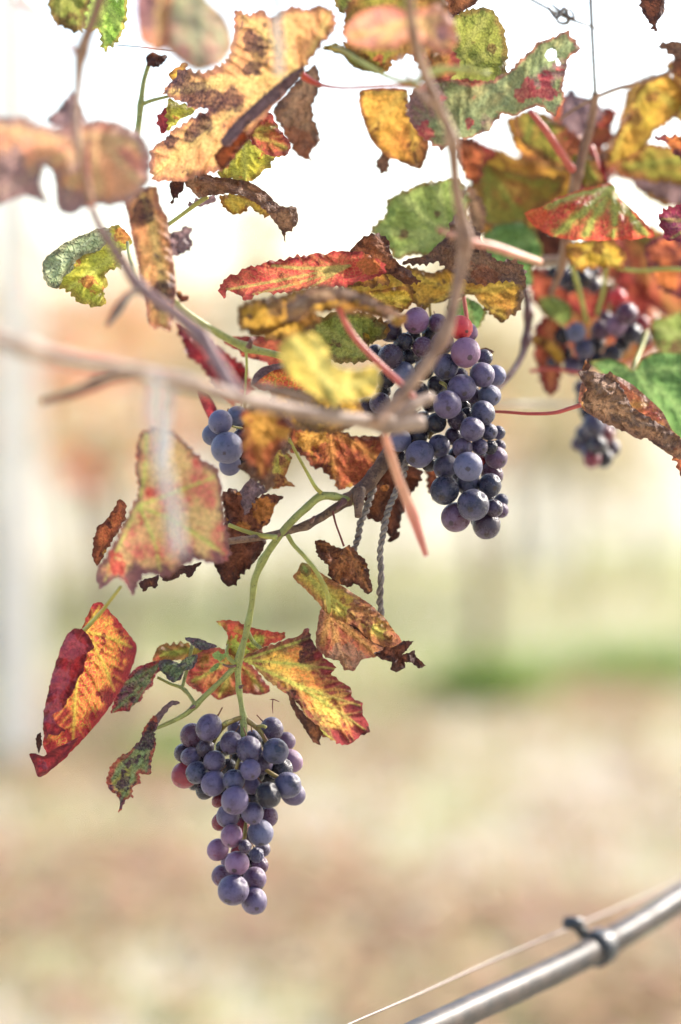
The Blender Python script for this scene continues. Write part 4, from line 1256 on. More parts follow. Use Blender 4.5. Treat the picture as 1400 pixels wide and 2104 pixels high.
leaf('green leaf tip between the golden draped leaf and the upper bunch', [dict(m='deepgreen', d=50, o=[(920,626),(950,612),(985,622),(1002,642),(988,664),(976,682),(955,670),(935,655)], root=(950,610), tips=[(980,675)], sp=7)])
# ---- upper middle
leaf('blurred peach leaf with two drooping lobes at the upper edge', [
    dict(m='peach', d=-155, o=[(704,76),(714,50),(744,22),(800,10),(842,24),(900,8),(934,48),(940,88),(916,110),(880,100),(848,76),(822,98),(780,102),(734,96)], root=(845,40), tips=[(715,75),(780,95),(925,95),(900,40)], bends=[(845,20,850,100,16)], patches=[(905,70,26)], tooth=(22,3), **B_)])
leaf('golden leaf behind the blurred peach leaf at the upper edge', [dict(m='olive', d=-60, o=[(704,60),(712,20),(736,-25),(800,-25),(850,-20),(900,-25),(922,20),(915,80),(890,118),(850,110),(822,120),(800,132),(775,148),(752,128),(722,104)], root=(840,0), tips=[(720,90),(780,140),(900,110)], patches=[(780,120,20)], bends=[(720,50,930,50,10)], sp=8)])
leaf('olive green leaf behind the peach leaf with a rounded top', [dict(m='olivegreen', d=-10, o=[(905,60),(925,36),(955,22),(992,14),(1020,28),(1036,60),(1043,100),(1040,150),(1020,190),(970,205),(920,195),(880,170),(878,130),(900,95)], root=(900,185), tips=[(1000,25),(1035,90),(940,40),(1000,195)], bends=[(900,185,1010,20,10)], patches=[(1010,100,14)], sp=7)])
leaf('brown and olive leaf scraps at the upper edge above the olive leaf', [dict(m='brown', d=-5, o=[(870,-25),(985,-25),(980,8),(950,22),(930,40),(905,30),(880,5)], wr=(6,40), sp=7)])
leaf('large grey green leaf with pink red blotches spreading beside the upright cane', [
    dict(m='greypink', d=-42, o=[(1166,64),(1192,98),(1168,118),(1164,150),(1156,172),(1160,205),(1140,236),(1112,220),(1082,226),(1056,238),(1030,236),(1004,268),(962,284),(934,290),(906,306),(880,292),(850,262),(835,216),(858,178),(912,162),(980,172),(1036,152),(1075,118),(1110,84),(1140,76)], root=(935,285), tips=[(1170,90),(1150,210),(850,220),(1040,160)], patches=[(1085,190,36),(1128,184,30),(1120,160,24),(872,268,30),(970,250,16)], patches2=[(855,225,70),(880,190,50),(1120,170,50),(1150,140,30),(1000,255,30)], holes=[(1132,112,11),(1146,128,6)], bends=[(935,285,1150,100,8)], tilt=(6,0), wr=(5,80), sp=6)])
leaf('pinkish brown leaf lobe crossed by the upright cane under the grey green leaf', [dict(m='redolive', d=-30, o=[(842,215),(850,185),(900,162),(980,164),(1010,176),(960,200),(930,240),(920,280),(880,285),(855,262)], root=(930,280), tips=[(850,200),(960,170)], wr=(5,50), sp=7)])
leaf('rounded yellow and amber leaf glowing left of the upright cane', [
    dict(m='amber', d=60, o=[(739,186),(790,179),(836,184),(846,240),(882,292),(866,346),(822,332),(790,318),(760,282),(742,232)], root=(840,190), tips=[(760,270),(860,330),(750,190)], bends=[(745,190,870,330,12)], patches=[(870,310,40)], tooth=(22,2), sp=7),
    dict(m='drygrey', name='curled_edge', d=64, o=[(770,338),(786,316),(802,322),(800,346),(786,356)], sp=6)])
leaf('green leaf edge in the sky gap by the peach leaf', [dict(m='olivegreen', d=-60, o=[(660,100),(690,88),(716,98),(740,112),(790,140),(770,150),(730,140),(700,112)], tooth=(20,3), sp=8)])
# ---- right cluster
leaf('olive leaf with pink tint behind the orange red stalk', [dict(m='olive', d=105, o=[(1054,240),(1100,226),(1146,250),(1196,282),(1226,330),(1244,380),(1206,388),(1172,352),(1120,330),(1072,294)], root=(1100,228), tips=[(1230,370),(1080,290)], patches=[(1180,290,46)], bends=[(1060,240,1230,370,20)], sp=8)])
leaf('olive and gold leaf hanging in shade left of the striped leaf', [dict(m='olive', d=135, o=[(978,332),(1010,340),(1050,352),(1110,360),(1164,362),(1150,400),(1110,430),(1078,464),(1030,470),(996,462),(984,400)], root=(1000,340), tips=[(1150,380),(1080,455),(1000,450)], bends=[(985,340,1140,400,-14)], sp=8)])
leaf('small yellow leaf in a gap above the shaded olive leaf', [dict(m='yellow', d=145, o=[(992,306),(1030,318),(1046,340),(1030,360),(1000,352),(985,330)], sp=8)])
leaf('reddish leaf scrap left of the olive pink leaf', [dict(m='hangred', d=140, o=[(968,290),(1000,296),(1020,318),(1000,334),(975,330)], sp=8)])
leaf('boat shaped leaf striped red and green', [
    dict(m='stripe', d=45, o=[(1078,438),(1112,424),(1150,404),(1198,388),(1256,376),(1272,402),(1312,442),(1347,484),(1292,492),(1200,494),(1136,486),(1098,464)], root=(1262,382), tips=[(1085,440),(1140,485),(1200,490),(1260,490),(1330,485)], bends=[(1080,440,1340,480,26)], patches=[(1100,440,40)], tooth=(20,2), sp=5)])
leaf('yellow leaf with dark spots under the striped leaf', [dict(m='yellow', d=90, o=[(1166,502),(1210,492),(1262,494),(1286,522),(1280,552),(1232,550),(1192,556),(1164,532)], root=(1220,495), tips=[(1180,550),(1270,545)], patches=[(1182,515,20),(1232,512,24),(1278,522,14)], sp=6)])
leaf('dark red and orange leaf at the picture edge below the magenta leaf', [dict(m='darkred', d=125, o=[(1322,506),(1350,486),(1450,478),(1450,640),(1400,612),(1368,602),(1340,568),(1330,540)], root=(1440,540), tips=[(1330,510),(1360,590)], patches=[(1370,580,40)], sp=7)])
leaf('magenta red leaf with green veins cut by the picture edge', [dict(m='magenta', d=25, o=[(1356,440),(1380,424),(1460,404),(1460,510),(1400,498),(1370,492),(1358,466)], root=(1450,450), tips=[(1360,450),(1380,490)], sp=5)])
leaf('yellow and rusty leaf hanging in the upper corner light', [dict(m='yellow', d=110, o=[(1242,340),(1262,290),(1290,240),(1306,190),(1330,166),(1372,150),(1404,186),(1392,240),(1346,270),(1330,300),(1292,330)], root=(1330,170), tips=[(1260,320),(1390,220)], patches=[(1310,240,30),(1340,200,24)], bends=[(1250,330,1360,170,24)], sp=8)])
leaf('pale olive leaf under the yellow corner leaf', [dict(m='olive', d=125, o=[(1270,330),(1330,296),(1400,300),(1450,310),(1450,380),(1390,378),(1330,372),(1290,360)], root=(1440,330), tips=[(1290,345)], bends=[(1280,345,1440,340,-16)], sp=8)])
leaf('mauve dried leaf above the magenta leaf at the edge', [dict(m='mauve', d=155, o=[(1296,370),(1340,362),(1400,372),(1450,366),(1450,424),(1390,420),(1350,404),(1320,392)], sp=8)])
leaf('curled orange and dark leaf at the edge below the corner leaf', [dict(m='darkred', d=60, o=[(1340,284),(1368,278),(1450,280),(1450,352),(1410,330),(1388,318),(1372,296)], patches=[(1390,290,30)], wr=(5,30), sp=7)])
leaf('smoky mauve leaf behind the pinkish standing cane', [dict(m='mauve', d=135, o=[(1154,250),(1160,200),(1172,182),(1196,198),(1226,206),(1240,232),(1226,262),(1200,290),(1170,276)], bends=[(1160,240,1230,230,30)], wr=(6,40), sp=8)])
leaf('small brick red leaf in the gap beside the standing cane', [dict(m='hangred', d=145, o=[(1222,236),(1250,218),(1268,228),(1258,256),(1240,266),(1226,256)], sp=8)])
leaf('dark brown leaf tip hanging at the upper right corner', [dict(m='darkbrown', d=25, o=[(1306,-30),(1368,-30),(1366,20),(1352,46),(1344,64),(1330,38),(1316,12)], rolls=[(1335,-30,1345,60,28)], sp=6), dict(m='drygrey', name='curled_edge', d=45, o=[(1350,92),(1380,86),(1450,90),(1450,150),(1410,128),(1380,112)], wr=(6,30), sp=7)])
leaf('dried yellow corner leaf above the curled orange leaf', [dict(m='olive', d=118, o=[(1370,130),(1450,120),(1450,270),(1420,240),(1396,250),(1380,220),(1392,180)], root=(1440,150), tips=[(1390,230)], sp=8)])
leaf('peach red leaf hanging behind the round red grape', [dict(m='hangred', d=205, o=[(1268,560),(1300,540),(1330,560),(1344,610),(1326,650),(1300,680),(1272,640)], bends=[(1300,540,1300,680,30)], sp=8)])
leaf('rust red leaves folded above the far bunch', [dict(m='hangred', d=195, o=[(1130,600),(1160,578),(1210,590),(1250,580),(1290,590),(1270,640),(1220,655),(1170,640),(1140,640)], wr=(8,40), sp=8)])
leaf('green leaf with pink margin at the edge above the large green leaf', [dict(m='green', d=150, o=[(1336,668),(1360,650),(1400,640),(1450,650),(1450,760),(1390,752),(1350,720)], root=(1440,700), tips=[(1345,675),(1380,745)], patches=[(1380,720,40)], sp=8)])
leaf('large smooth green leaf spread behind the dry curled leaf', [dict(m='deepgreen', d=85, o=[(1212,744),(1250,736),(1286,748),(1302,762),(1322,736),(1360,722),(1460,740),(1460,920),(1400,905),(1372,876),(1340,832),(1290,800),(1240,770)], root=(1300,765), tips=[(1440,760),(1440,880),(1220,748),(1370,870)], tooth=None, sp=6, bends=[(1300,760,1440,880,8)])],
     pet=[(1330,680,120,5),(1318,716,108,5.5),(1306,744,95,6),(1300,765,86,6)])
leaf('small green leaf fold above the rusty hanging leaf', [dict(m='green', d=140, o=[(1106,612),(1140,608),(1172,625),(1178,650),(1160,672),(1130,654),(1112,640)], tooth=None, bends=[(1106,612,1170,660,40)], sp=7)])
leaf('rusty red leaf hanging beside the far bunch', [dict(m='hangred', d=148, o=[(1102,668),(1126,650),(1152,655),(1164,700),(1154,760),(1148,798),(1130,816),(1112,785),(1098,725)], root=(1130,655), tips=[(1130,810)], bends=[(1130,650,1130,815,50)], wr=(6,40), sp=7)])
leaf('small yellow curled leaf with brown blotch over the rusty leaf', [dict(m='yellow', d=128, o=[(1078,690),(1110,690),(1140,700),(1158,722),(1160,742),(1146,748),(1130,730),(1108,712)], patches=[(1116,706,24)], bends=[(1080,690,1155,740,60)], tooth=None, sp=6)])
leaf('crumpled dry brown leaf rolled at the end of the thin red stalk', [
    dict(m='pinkrust', d=14, o=[(1190,832),(1194,790),(1214,768),(1262,770),(1300,790),(1335,820),(1362,846),(1382,884),(1400,902),(1380,915),(1320,890),(1260,872),(1220,856)], root=(1192,832), tips=[(1370,880),(1330,830),(1260,780)], tooth=None, bends=[(1192,832,1390,900,14)], patches=[(1210,790,10)], sp=5),
    dict(m='drygrey', name='rolled_side', label='grey brown crumpled roll', d=-8, o=[(1188,762),(1204,762),(1226,764),(1240,772),(1256,762),(1264,780),(1282,802),(1300,836),(1342,862),(1382,886),(1402,906),(1402,944),(1370,930),(1330,902),(1312,902),(1286,888),(1240,868),(1204,842),(1196,820),(1206,800),(1196,782)], rolls=[(1196,790,1390,920,42)], wr=(6,24), root=(1196,830), tips=[(1260,780),(1330,870),(1300,840)], tooth=(13,3), sp=4),
    dict(m='brown', name='curled_tip', d=-10, o=[(1196,764),(1204,738),(1210,736),(1211,748),(1214,752),(1206,766)], tooth=None, sp=3),
    dict(m='rust', name='curled_tip', d=0, o=[(1376,926),(1400,930),(1440,940),(1440,990),(1400,976),(1388,950)], sp=5)])
leaf('brown leaf sliver poking out at the side of the upper bunch', [dict(m='brown', d=26, o=[(985,718),(1000,714),(1016,722),(1008,728),(992,726)], tooth=None, sp=3)])
# ---- below the thick cane
leaf('orange brown blurred leaf hanging under the thick cane over the pale grapes', [
    dict(m='rust', d=-105, o=[(494,846),(530,836),(580,850),(604,872),(590,906),(572,930),(560,960),(540,986),(520,962),(500,940),(494,915),(500,880)], root=(540,845), tips=[(535,975),(500,920)], patches=[(540,880,60)], bends=[(540,840,535,980,30)], wr=(4,40), sp=7),
    dict(m='drygrey', name='curled_edge', d=-50, o=[(488,956),(520,950),(556,960),(566,990),(550,1008),(530,990),(508,975)], wr=(4,25), sp=5)])
leaf('small yellow brown leaf hanging by a dry frill under the cane', [
    dict(m='yellowrust', d=-22, o=[(548,930),(568,918),(588,930),(600,940),(594,960),(586,980),(606,998),(580,1000),(562,1005),(545,990),(543,960)], root=(568,916), tips=[(565,1000),(595,945)], patches=[(565,985,26),(580,945,14)], tooth=(12,4), sp=3.5),
    dict(m='greytan', name='frill', d=-30, o=[(556,925),(562,895),(576,874),(596,878),(592,905),(600,918),(584,935),(574,925),(562,940)], wr=(5,12), tooth=(9,2), sp=3.5)],
    pet=[(660,1012,-10,5.5),(648,1000,-12,5),(628,965,-15,4),(606,925,-18,4),(594,902,-22,5)])
leaf('rust brown leaf spread behind the brown cane under the thick cane', [dict(m='rust', d=32, o=[(590,880),(640,868),(690,884),(740,896),(790,896),(800,930),(782,960),(758,985),(742,1002),(716,1000),(694,1008),(684,985),(660,965),(640,958),(622,935),(600,925)], root=(680,880), tips=[(600,915),(690,1000),(780,950)], patches=[(640,900,36)], wr=(7,45), sp=4.5)])
leaf('dark brown ragged leaf hanging behind the grey twine', [dict(m='darkbrown', d=34, o=[(752,1010),(782,965),(812,955),(845,958),(868,968),(866,990),(846,1012),(832,1044),(822,1082),(810,1100),(796,1100),(786,1074),(764,1066),(748,1060)], root=(800,960), tips=[(760,1055),(805,1095),(860,985)], patches=[], wr=(7,35), sp=4.5),
    dict(m='brown', name='curled_edge', d=22, o=[(748,1058),(760,1010),(790,990),(806,1010),(790,1050),(778,1072)], wr=(5,30), sp=4.5),
    dict(m='darkbrown', name='curled_tip', d=30, o=[(796,1112),(806,1098),(822,1092),(820,1104),(804,1114)], tooth=None, sp=3)])
leaf('rusty leaf sliver behind the lower side of the upper bunch', [dict(m='rust', d=60, o=[(874,962),(890,956),(905,985),(902,1015),(892,1028),(880,1005)], sp=4.5)])
leaf('dark brown crumpled leaf behind the joint of the brown cane and green stalk', [
    dict(m='darkbrown', d=18, o=[(452,1018),(478,1004),(500,1010),(520,1022),(546,1014),(580,1022),(562,1046),(556,1072),(540,1084),(546,1112),(538,1132),(530,1148),(516,1166),(494,1182),(486,1204),(462,1200),(448,1178),(440,1150),(456,1112),(462,1060)], root=(540,1090), tips=[(465,1030),(460,1185),(570,1030)], patches=[(540,1050,44),(500,1080,26)], wr=(7,30), sp=4),
    dict(m='mauve', name='curled_edge', label='grey folded rim', d=6, o=[(494,1006),(512,988),(526,982),(540,994),(548,1010),(530,1022),(516,1040),(506,1062),(498,1040)], wr=(4,18), rolls=[(500,1030,535,990,18)], sp=4)],
    pet=[(470,1078,-14,5),(500,1090,-14,5),(535,1100,-16,6),(568,1104,-20,7)])
leaf('large blurred pink and yellow leaf with a red tip before the hanging string', [
    dict(m='pinkgreen', d=-88, o=[(288,890),(316,878),(356,888),(378,905),(404,934),(446,962),(456,1000),(460,1052),(470,1105),(470,1152),(424,1158),(402,1148),(372,1166),(350,1182),(330,1184),(296,1180),(278,1212),(268,1222),(256,1194),(236,1190),(208,1208),(196,1184),(206,1160),(228,1128),(244,1092),(272,1040),(286,1000),(278,960),(282,915)], root=(285,1040), tips=[(300,890),(440,980),(460,1140),(330,1175),(215,1195)], patches=[(238,1160,36),(310,1012,20)], patches2=[(280,1180,36),(330,1176,34),(390,1150,34),(210,1195,30),(440,1145,26),(268,1210,24)], bends=[(290,890,330,1180,12)], tilt=(-6,4), wr=(7,90), sp=7)])
leaf('ragged dark red leaf edge showing behind the blurred pink and yellow leaf', [
    dict(m='rust', d=4, o=[(246,1024),(260,1040),(256,1070),(232,1110),(214,1140),(200,1165),(190,1140),(192,1112),(200,1084),(224,1062),(236,1040)], tooth=(12,5), sp=4),
    dict(m='darkbrown', name='curled_edge', d=8, o=[(286,1196),(312,1186),(326,1182),(322,1208),(308,1206),(294,1216)], tooth=(10,4), sp=4),
    dict(m='darkbrown', name='curled_edge', d=8, o=[(328,1176),(360,1164),(392,1160),(414,1156),(404,1170),(388,1188),(376,1178),(360,1190),(340,1196)], tooth=(12,5), sp=4)])
# ---- lower left and the bunch
leaf('tall red leaf rolled like a scroll with glowing orange inside', [
    dict(m='fire', d=4, o=[(192,1240),(208,1238),(226,1256),(252,1286),(276,1318),(281,1332),(272,1372),(244,1424),(206,1480),(170,1520),(130,1562),(98,1588),(84,1596),(78,1570),(96,1548),(88,1530),(96,1480),(108,1430),(122,1380),(140,1335),(160,1305),(168,1292),(180,1262)], root=(172,1296), tips=[(270,1330),(235,1420),(150,1530),(205,1245)], tooth=(22,2), bends=[(190,1240,90,1590,-26)], patches=[(222,1436,24),(246,1300,10)], patches2=[(278,1340,46),(262,1390,50),(236,1435,46),(200,1485,44),(160,1520,50),(125,1555,60),(245,1285,24),(200,1242,22),(130,1480,40)], sp=3.5, wr=(2.5,40)),
    dict(m='red', name='rolled_side', label='crimson outer side of the roll', d=-14, o=[(138,1302),(152,1292),(166,1292),(184,1308),(194,1330),(178,1345),(172,1380),(160,1394),(152,1420),(138,1440),(130,1456),(108,1470),(118,1490),(134,1500),(116,1512),(100,1508),(94,1520),(88,1500),(92,1452),(102,1410),(112,1370),(124,1334)], rolls=[(162,1300,98,1510,42)], patches=[(124,1400,40),(112,1460,34),(146,1330,40)], tooth=(22,2.5), wr=(2.5,28), root=(170,1298), tips=[(105,1500)], sp=3.5),
    dict(m='red', name='curled_tip', label='dark red curled foot', d=-6, o=[(60,1550),(72,1548),(90,1554),(110,1540),(136,1528),(160,1516),(140,1548),(110,1578),(84,1597),(76,1594),(70,1574)], rolls=[(70,1580,150,1520,24)], tooth=None, sp=3.5),
    dict(m='darkbrown', name='curled_tip', d=-2, o=[(76,1510),(84,1506),(86,1530),(80,1548),(74,1528)], tooth=(8,2), sp=3)],
    pet=[(248,1206,-40,4),(228,1232,-32,4.5),(204,1262,-22,5),(184,1284,-14,5),(170,1298,-8,6)])
leaf('purple and red toothed leaf pointing down left of the crossing leaves', [dict(m='purplegreen', d=14, o=[(228,1466),(234,1440),(244,1412),(266,1384),(292,1366),(326,1358),(332,1374),(318,1392),(312,1410),(296,1424),(290,1440),(274,1450),(262,1462),(240,1462)], root=(326,1364), tips=[(232,1462),(270,1455),(250,1405)], patches=[], tooth=(13,4), bends=[(325,1360,232,1462,10)], sp=3.5)])
leaf('grey green and purple leaf fold between the purple toothed leaf and the shoot', [dict(m='greenpurple', d=2, o=[(326,1358),(350,1356),(370,1362),(384,1350),(404,1345),(406,1358),(396,1374),(380,1378),(372,1396),(352,1402),(340,1388),(328,1376)], root=(400,1350), tips=[(335,1380),(360,1398)], tooth=(12,3.5), wr=(4,25), sp=3.5)])
leaf('olive leaf with orange red rim lying behind the side branches', [dict(m='olive', d=20, o=[(314,1350),(322,1332),(346,1322),(384,1322),(420,1328),(440,1338),(424,1352),(400,1350),(366,1358),(330,1358),(314,1360)], root=(400,1330), tips=[(320,1350)], patches=[(325,1350,24)], bends=[(315,1345,440,1335,40)], sp=3.5), dict(m='greenpurple', name='curled_tip', d=10, o=[(380,1312),(400,1310),(430,1320),(446,1328),(424,1336),(404,1332)], tooth=(11,3), sp=3.5)])
leaf('red and olive leaf hanging behind the green shoot above the bunch', [dict(m='redolive', d=22, o=[(382,1402),(392,1368),(408,1342),(430,1330),(470,1336),(510,1360),(540,1394),(556,1420),(532,1428),(492,1424),(470,1432),(452,1438),(430,1428),(404,1420)], root=(480,1345), tips=[(395,1400),(450,1432),(540,1420)], patches=[(420,1355,22)], bends=[(390,1380,550,1400,-10)], tooth=(15,3), sp=3.5)])
leaf('green leaf with red spots and pale rim behind the green shoot', [dict(m='greenred', d=10, o=[(443,1277),(478,1274),(504,1284),(530,1292),(560,1298),(586,1301),(584,1314),(560,1322),(536,1332),(510,1350),(484,1352),(466,1334),(468,1306),(456,1288)], root=(472,1330), tips=[(450,1280),(570,1306),(510,1340)], patches=[(475,1288,12),(560,1308,30)], tooth=(15,3), bends=[(450,1280,560,1330,-14)], sp=3.5)],
     pet=[(484,1364,-6,5),(470,1352,-2,5),(466,1338,2,4.5),(470,1326,8,4)])
leaf('tiny fresh green leaf tuft on the side of the shoot', [dict(m='youngleaf', d=-10, o=[(436,1344),(448,1338),(458,1344),(470,1340),(466,1350),(452,1358),(442,1354)], tooth=(7,3), sp=3), dict(m='youngleaf', name='leaflet', d=-10, o=[(430,1380),(436,1370),(448,1362),(452,1366),(444,1376),(436,1382)], tooth=(7,2.5), sp=3)],
     pet=[(474,1368,-6,2.5),(462,1366,-10,2.2),(452,1360,-10,2),(450,1350,-10,2)])
leaf('small curled leaf mottled green yellow and black on the side branch', [
    dict(m='mottled', d=-8, o=[(318,1470),(324,1486),(316,1506),(322,1526),(312,1560),(310,1590),(286,1592),(290,1610),(272,1616),(274,1636),(260,1642),(256,1652),(244,1670),(246,1648),(240,1632),(224,1624),(219,1604),(226,1578),(242,1558),(268,1542),(288,1520),(298,1492)], root=(318,1500), tips=[(230,1600),(246,1650),(300,1585)], patches=[(298,1520,34),(252,1610,22),(244,1655,20),(312,1490,16)], rolls=[(320,1480,235,1620,44)], tooth=(12,4.5), sp=3, wr=(2.5,25)),
    dict(m='mauve', name='curled_tip', label='withered mauve hook at the top', d=-12, o=[(300,1498),(316,1476),(334,1454),(352,1440),(370,1442),(366,1448),(354,1450),(340,1466),(328,1484),(318,1504)], rolls=[(305,1500,360,1442,10)], tooth=(9,2), sp=3)])
leaf('orange and yellow leaf with dark toothed rim pointing right above the bunch', [
    dict(m='orange', d=-14, o=[(498,1354),(520,1340),(560,1324),(602,1310),(618,1304),(632,1290),(642,1314),(652,1334),(672,1356),(692,1372),(680,1386),(702,1400),(722,1416),(726,1436),(746,1446),(746,1466),(756,1488),(760,1506),(738,1514),(716,1532),(692,1526),(668,1514),(650,1500),(630,1470),(606,1440),(580,1420),(556,1404),(524,1372)], root=(500,1356), tips=[(750,1500),(640,1310),(740,1450),(690,1375),(690,1525)], patches=[(636,1318,34),(628,1345,24),(756,1505,22),(600,1425,14),(606,1445,16)], patches2=[(740,1455,80),(702,1402,72),(745,1492,64),(706,1522,56),(668,1372,58),(645,1336,48)], tilt=(-4,4), bends=[(500,1356,720,1490,10)], tooth=(15,5), sp=3.2),
    dict(m='brown', name='curled_edge', label='dried brown lower edge', d=-8, o=[(588,1408),(598,1422),(610,1448),(630,1472),(654,1492),(664,1506),(656,1522),(660,1532),(644,1526),(632,1506),(612,1476),(596,1444)], patches=[], rolls=[(596,1430,655,1520,14)], tooth=(12,3), sp=3.2)],
    )
leaf('small brown crumpled leaf hanging by a thin dark stalk beside the twine', [dict(m='brown', d=-6, o=[(647,1112),(668,1110),(684,1122),(706,1126),(716,1120),(736,1136),(754,1156),(760,1184),(766,1214),(756,1222),(742,1208),(730,1200),(718,1206),(700,1202),(688,1196),(676,1184),(674,1162),(656,1146),(650,1130)], root=(710,1122), tips=[(655,1118),(690,1190),(758,1214)], wr=(7,26), tooth=(11,3.5), patches=[], sp=3.2)])
leaf('long yellow leaf rolled into a tube with a rust band and dark shredded end', [
    dict(m='yellowrust', d=-6, o=[(602,1186),(612,1172),(620,1156),(634,1162),(662,1178),(690,1196),(722,1216),(756,1238),(786,1264),(806,1290),(826,1318),(806,1330),(782,1326),(756,1312),(736,1290),(700,1276),(674,1264),(650,1234),(622,1206)], rolls=[(612,1180,810,1325,40)], root=(620,1170), tips=[(700,1262),(800,1310)], patches=[(746,1252,44),(752,1280,30),(806,1308,26),(820,1312,20)], tooth=(26,1.5), sp=3.2, wr=(2,30)),
    dict(m='pinkrust', name='lower_flap', label='pinkish rust flap with grey lower edge', d=-2, o=[(656,1262),(668,1240),(704,1262),(745,1292),(786,1322),(796,1340),(764,1352),(742,1356),(730,1378),(708,1376),(698,1360),(676,1352),(654,1340),(648,1318),(652,1290)], root=(680,1262), tips=[(712,1370),(660,1320),(770,1342)], patches=[(720,1352,34),(690,1348,30)], tooth=(16,3), sp=3.2, tilt=(3,0)),
    dict(m='darkbrown', name='shredded_tip', label='dark brown shredded tip', d=-12, o=[(766,1342),(786,1336),(800,1310),(806,1304),(808,1324),(830,1316),(850,1318),(838,1334),(826,1346),(842,1340),(852,1336),(856,1350),(876,1368),(862,1374),(846,1362),(832,1360),(834,1372),(814,1382),(802,1376),(806,1360),(786,1356)], wr=(6,20), tooth=(9,2), smooth=False, sp=3),
    dict(m='darkbrown', name='gap_shade', d=-3, o=[(672,1216),(690,1232),(706,1244),(730,1262),(752,1284),(776,1306),(800,1322),(786,1330),(760,1316),(734,1296),(706,1274),(690,1262),(678,1244)], tooth=(14,4), sp=3.2),  # dark strip imitating the shaded gap between tube and flap
    dict(m='green', name='rolled_lip', d=-14, o=[(616,1172),(620,1156),(634,1160),(640,1176),(630,1186)], tooth=None, sp=3)],
    pet=[(592,1100,-14,6),(604,1120,-18,5.5),(630,1148,-24,5.5),(655,1182,-28,5.5),(672,1218,-26,5.5),(677,1262,-12,5)])
leaf('red leaf blurred behind the slanting cane and thick cane', [dict(m='red', d=95, o=[(362,662),(400,682),(450,712),(505,756),(500,800),(440,800),(420,760),(385,730)], root=(370,670), tips=[(480,790)], sp=8, wr=(8,50)), dict(m='fire', name='curled_edge', d=100, o=[(440,740),(500,752),(520,800),(480,830),(450,800)], sp=8)])
leaf('rolled red orange leaf bit between thick cane and yellow green shoot', [dict(m='fire', d=-14, o=[(518,790),(530,766),(560,752),(600,756),(640,770),(640,800),(590,806),(540,802)], tooth=(12,3), sp=5), dict(m='mauve', name='curled_edge', d=-20, o=[(516,792),(522,770),(540,754),(575,746),(600,752),(560,762),(536,778)], rolls=[(520,785,590,750,12)], tooth=None, sp=4)])
leaf('pink red leaf sliver under the thick cane left of the pale grapes', [dict(m='red', d=40, o=[(406,800),(430,810),(446,840),(450,880),(432,866),(414,830)], tooth=None, sp=8)])
leaf('orange leaf hidden behind the golden rolled leaf near the shoot', [dict(m='hangred', d=50, o=[(500,690),(560,690),(620,700),(640,760),(560,750),(500,730),(460,700)], sp=8, wr=(6,50))])
leaf('brown shaded leaf under the pale yellow leaf behind the thick cane', [dict(m='gold', d=-60, o=[(560,800),(620,800),(700,815),(745,830),(740,870),(680,890),(600,880),(560,850)], patches=[(640,850,80)], sp=8, wr=(6,50))])

leaf('shaded gold brown leaf filling the gap behind the olive leaves', [dict(m='gold', d=190, o=[(962,330),(1010,300),(1060,320),(1120,330),(1180,350),(1200,400),(1160,440),(1100,470),(1040,490),(985,480),(970,420)], wr=(9,70), root=(980,340), tips=[(1180,400),(1060,480)], sp=9)])
leaf('dim red leaf between the standing cane and the striped leaf', [dict(m='red', d=150, o=[(1170,330),(1206,300),(1240,330),(1252,385),(1220,400),(1180,390)], sp=9, wr=(8,40))])
leaf('pale dried leaf fold slanting by the yellow corner leaf', [dict(m='greytan', d=150, o=[(1222,330),(1250,296),(1276,250),(1296,230),(1292,280),(1270,320),(1240,352)], sp=9, tooth=None, wr=(5,40))])
leaf('rusty leaf mass showing between the grapes of the far bunch', [dict(m='redolive', d=230, o=[(1120,620),(1180,600),(1260,610),(1330,630),(1360,690),(1320,740),(1240,760),(1170,740),(1130,690)], sp=9, wr=(9,50))])
leaf('brown shade leaf above the yellow spotted leaf by the grey cane end', [dict(m='darkbrown', d=180, o=[(1100,470),(1140,480),(1180,490),(1180,540),(1130,545),(1105,520)], sp=9, wr=(9,40))])
leaf('orange leaf behind the dark red edge leaf', [dict(m='redolive', d=200, o=[(1280,480),(1330,500),(1400,560),(1450,600),(1450,680),(1380,660),(1330,620),(1290,560)], sp=9, wr=(9,50))])
leaf('olive yellow leaf behind the corner leaf near the picture edge', [dict(m='olive', d=190, o=[(1290,180),(1340,150),(1420,180),(1450,200),(1450,250),(1400,215),(1350,230),(1300,300),(1270,330),(1270,260)], sp=9, wr=(9,50))])

leaf('olive and pink leaf filling the shade behind the standing cane', [dict(m='redolive', d=215, o=[(1060,250),(1120,240),(1180,260),(1240,300),(1262,360),(1240,400),(1180,400),(1110,380),(1070,330)], sp=9, wr=(10,60), root=(1100,250), tips=[(1240,380),(1100,370)])])
leaf('amber leaf low in the gap between striped leaf and magenta leaf', [dict(m='gold', d=225, o=[(1300,380),(1350,330),(1420,340),(1450,380),(1450,430),(1400,430),(1350,420)], sp=9, wr=(8,50))])
leaf('brownish leaf hanging behind the amber round leaf and upright cane', [dict(m='rust', d=95, o=[(930,286),(960,282),(990,300),(996,340),(980,380),(955,360),(940,330)], sp=8, wr=(8,40))])
leaf('warm brown leaf behind the pale green blotched leaf beside the cane', [dict(m='greytan', d=100, o=[(958,380),(985,400),(1000,440),(990,480),(966,470),(960,430)], sp=8, wr=(8,40))])
leaf('orange pink leaf behind the far bunch near the picture edge', [dict(m='peach', d=240, o=[(1250,540),(1300,520),(1345,560),(1352,630),(1320,680),(1280,650),(1262,600)], sp=9, wr=(9,50))])
leaf('red brown leaf between the golden draped leaf and the far bunch', [dict(m='hangred', d=180, o=[(1082,560),(1120,545),(1160,570),(1168,620),(1130,640),(1096,620)], sp=9, wr=(9,50))])
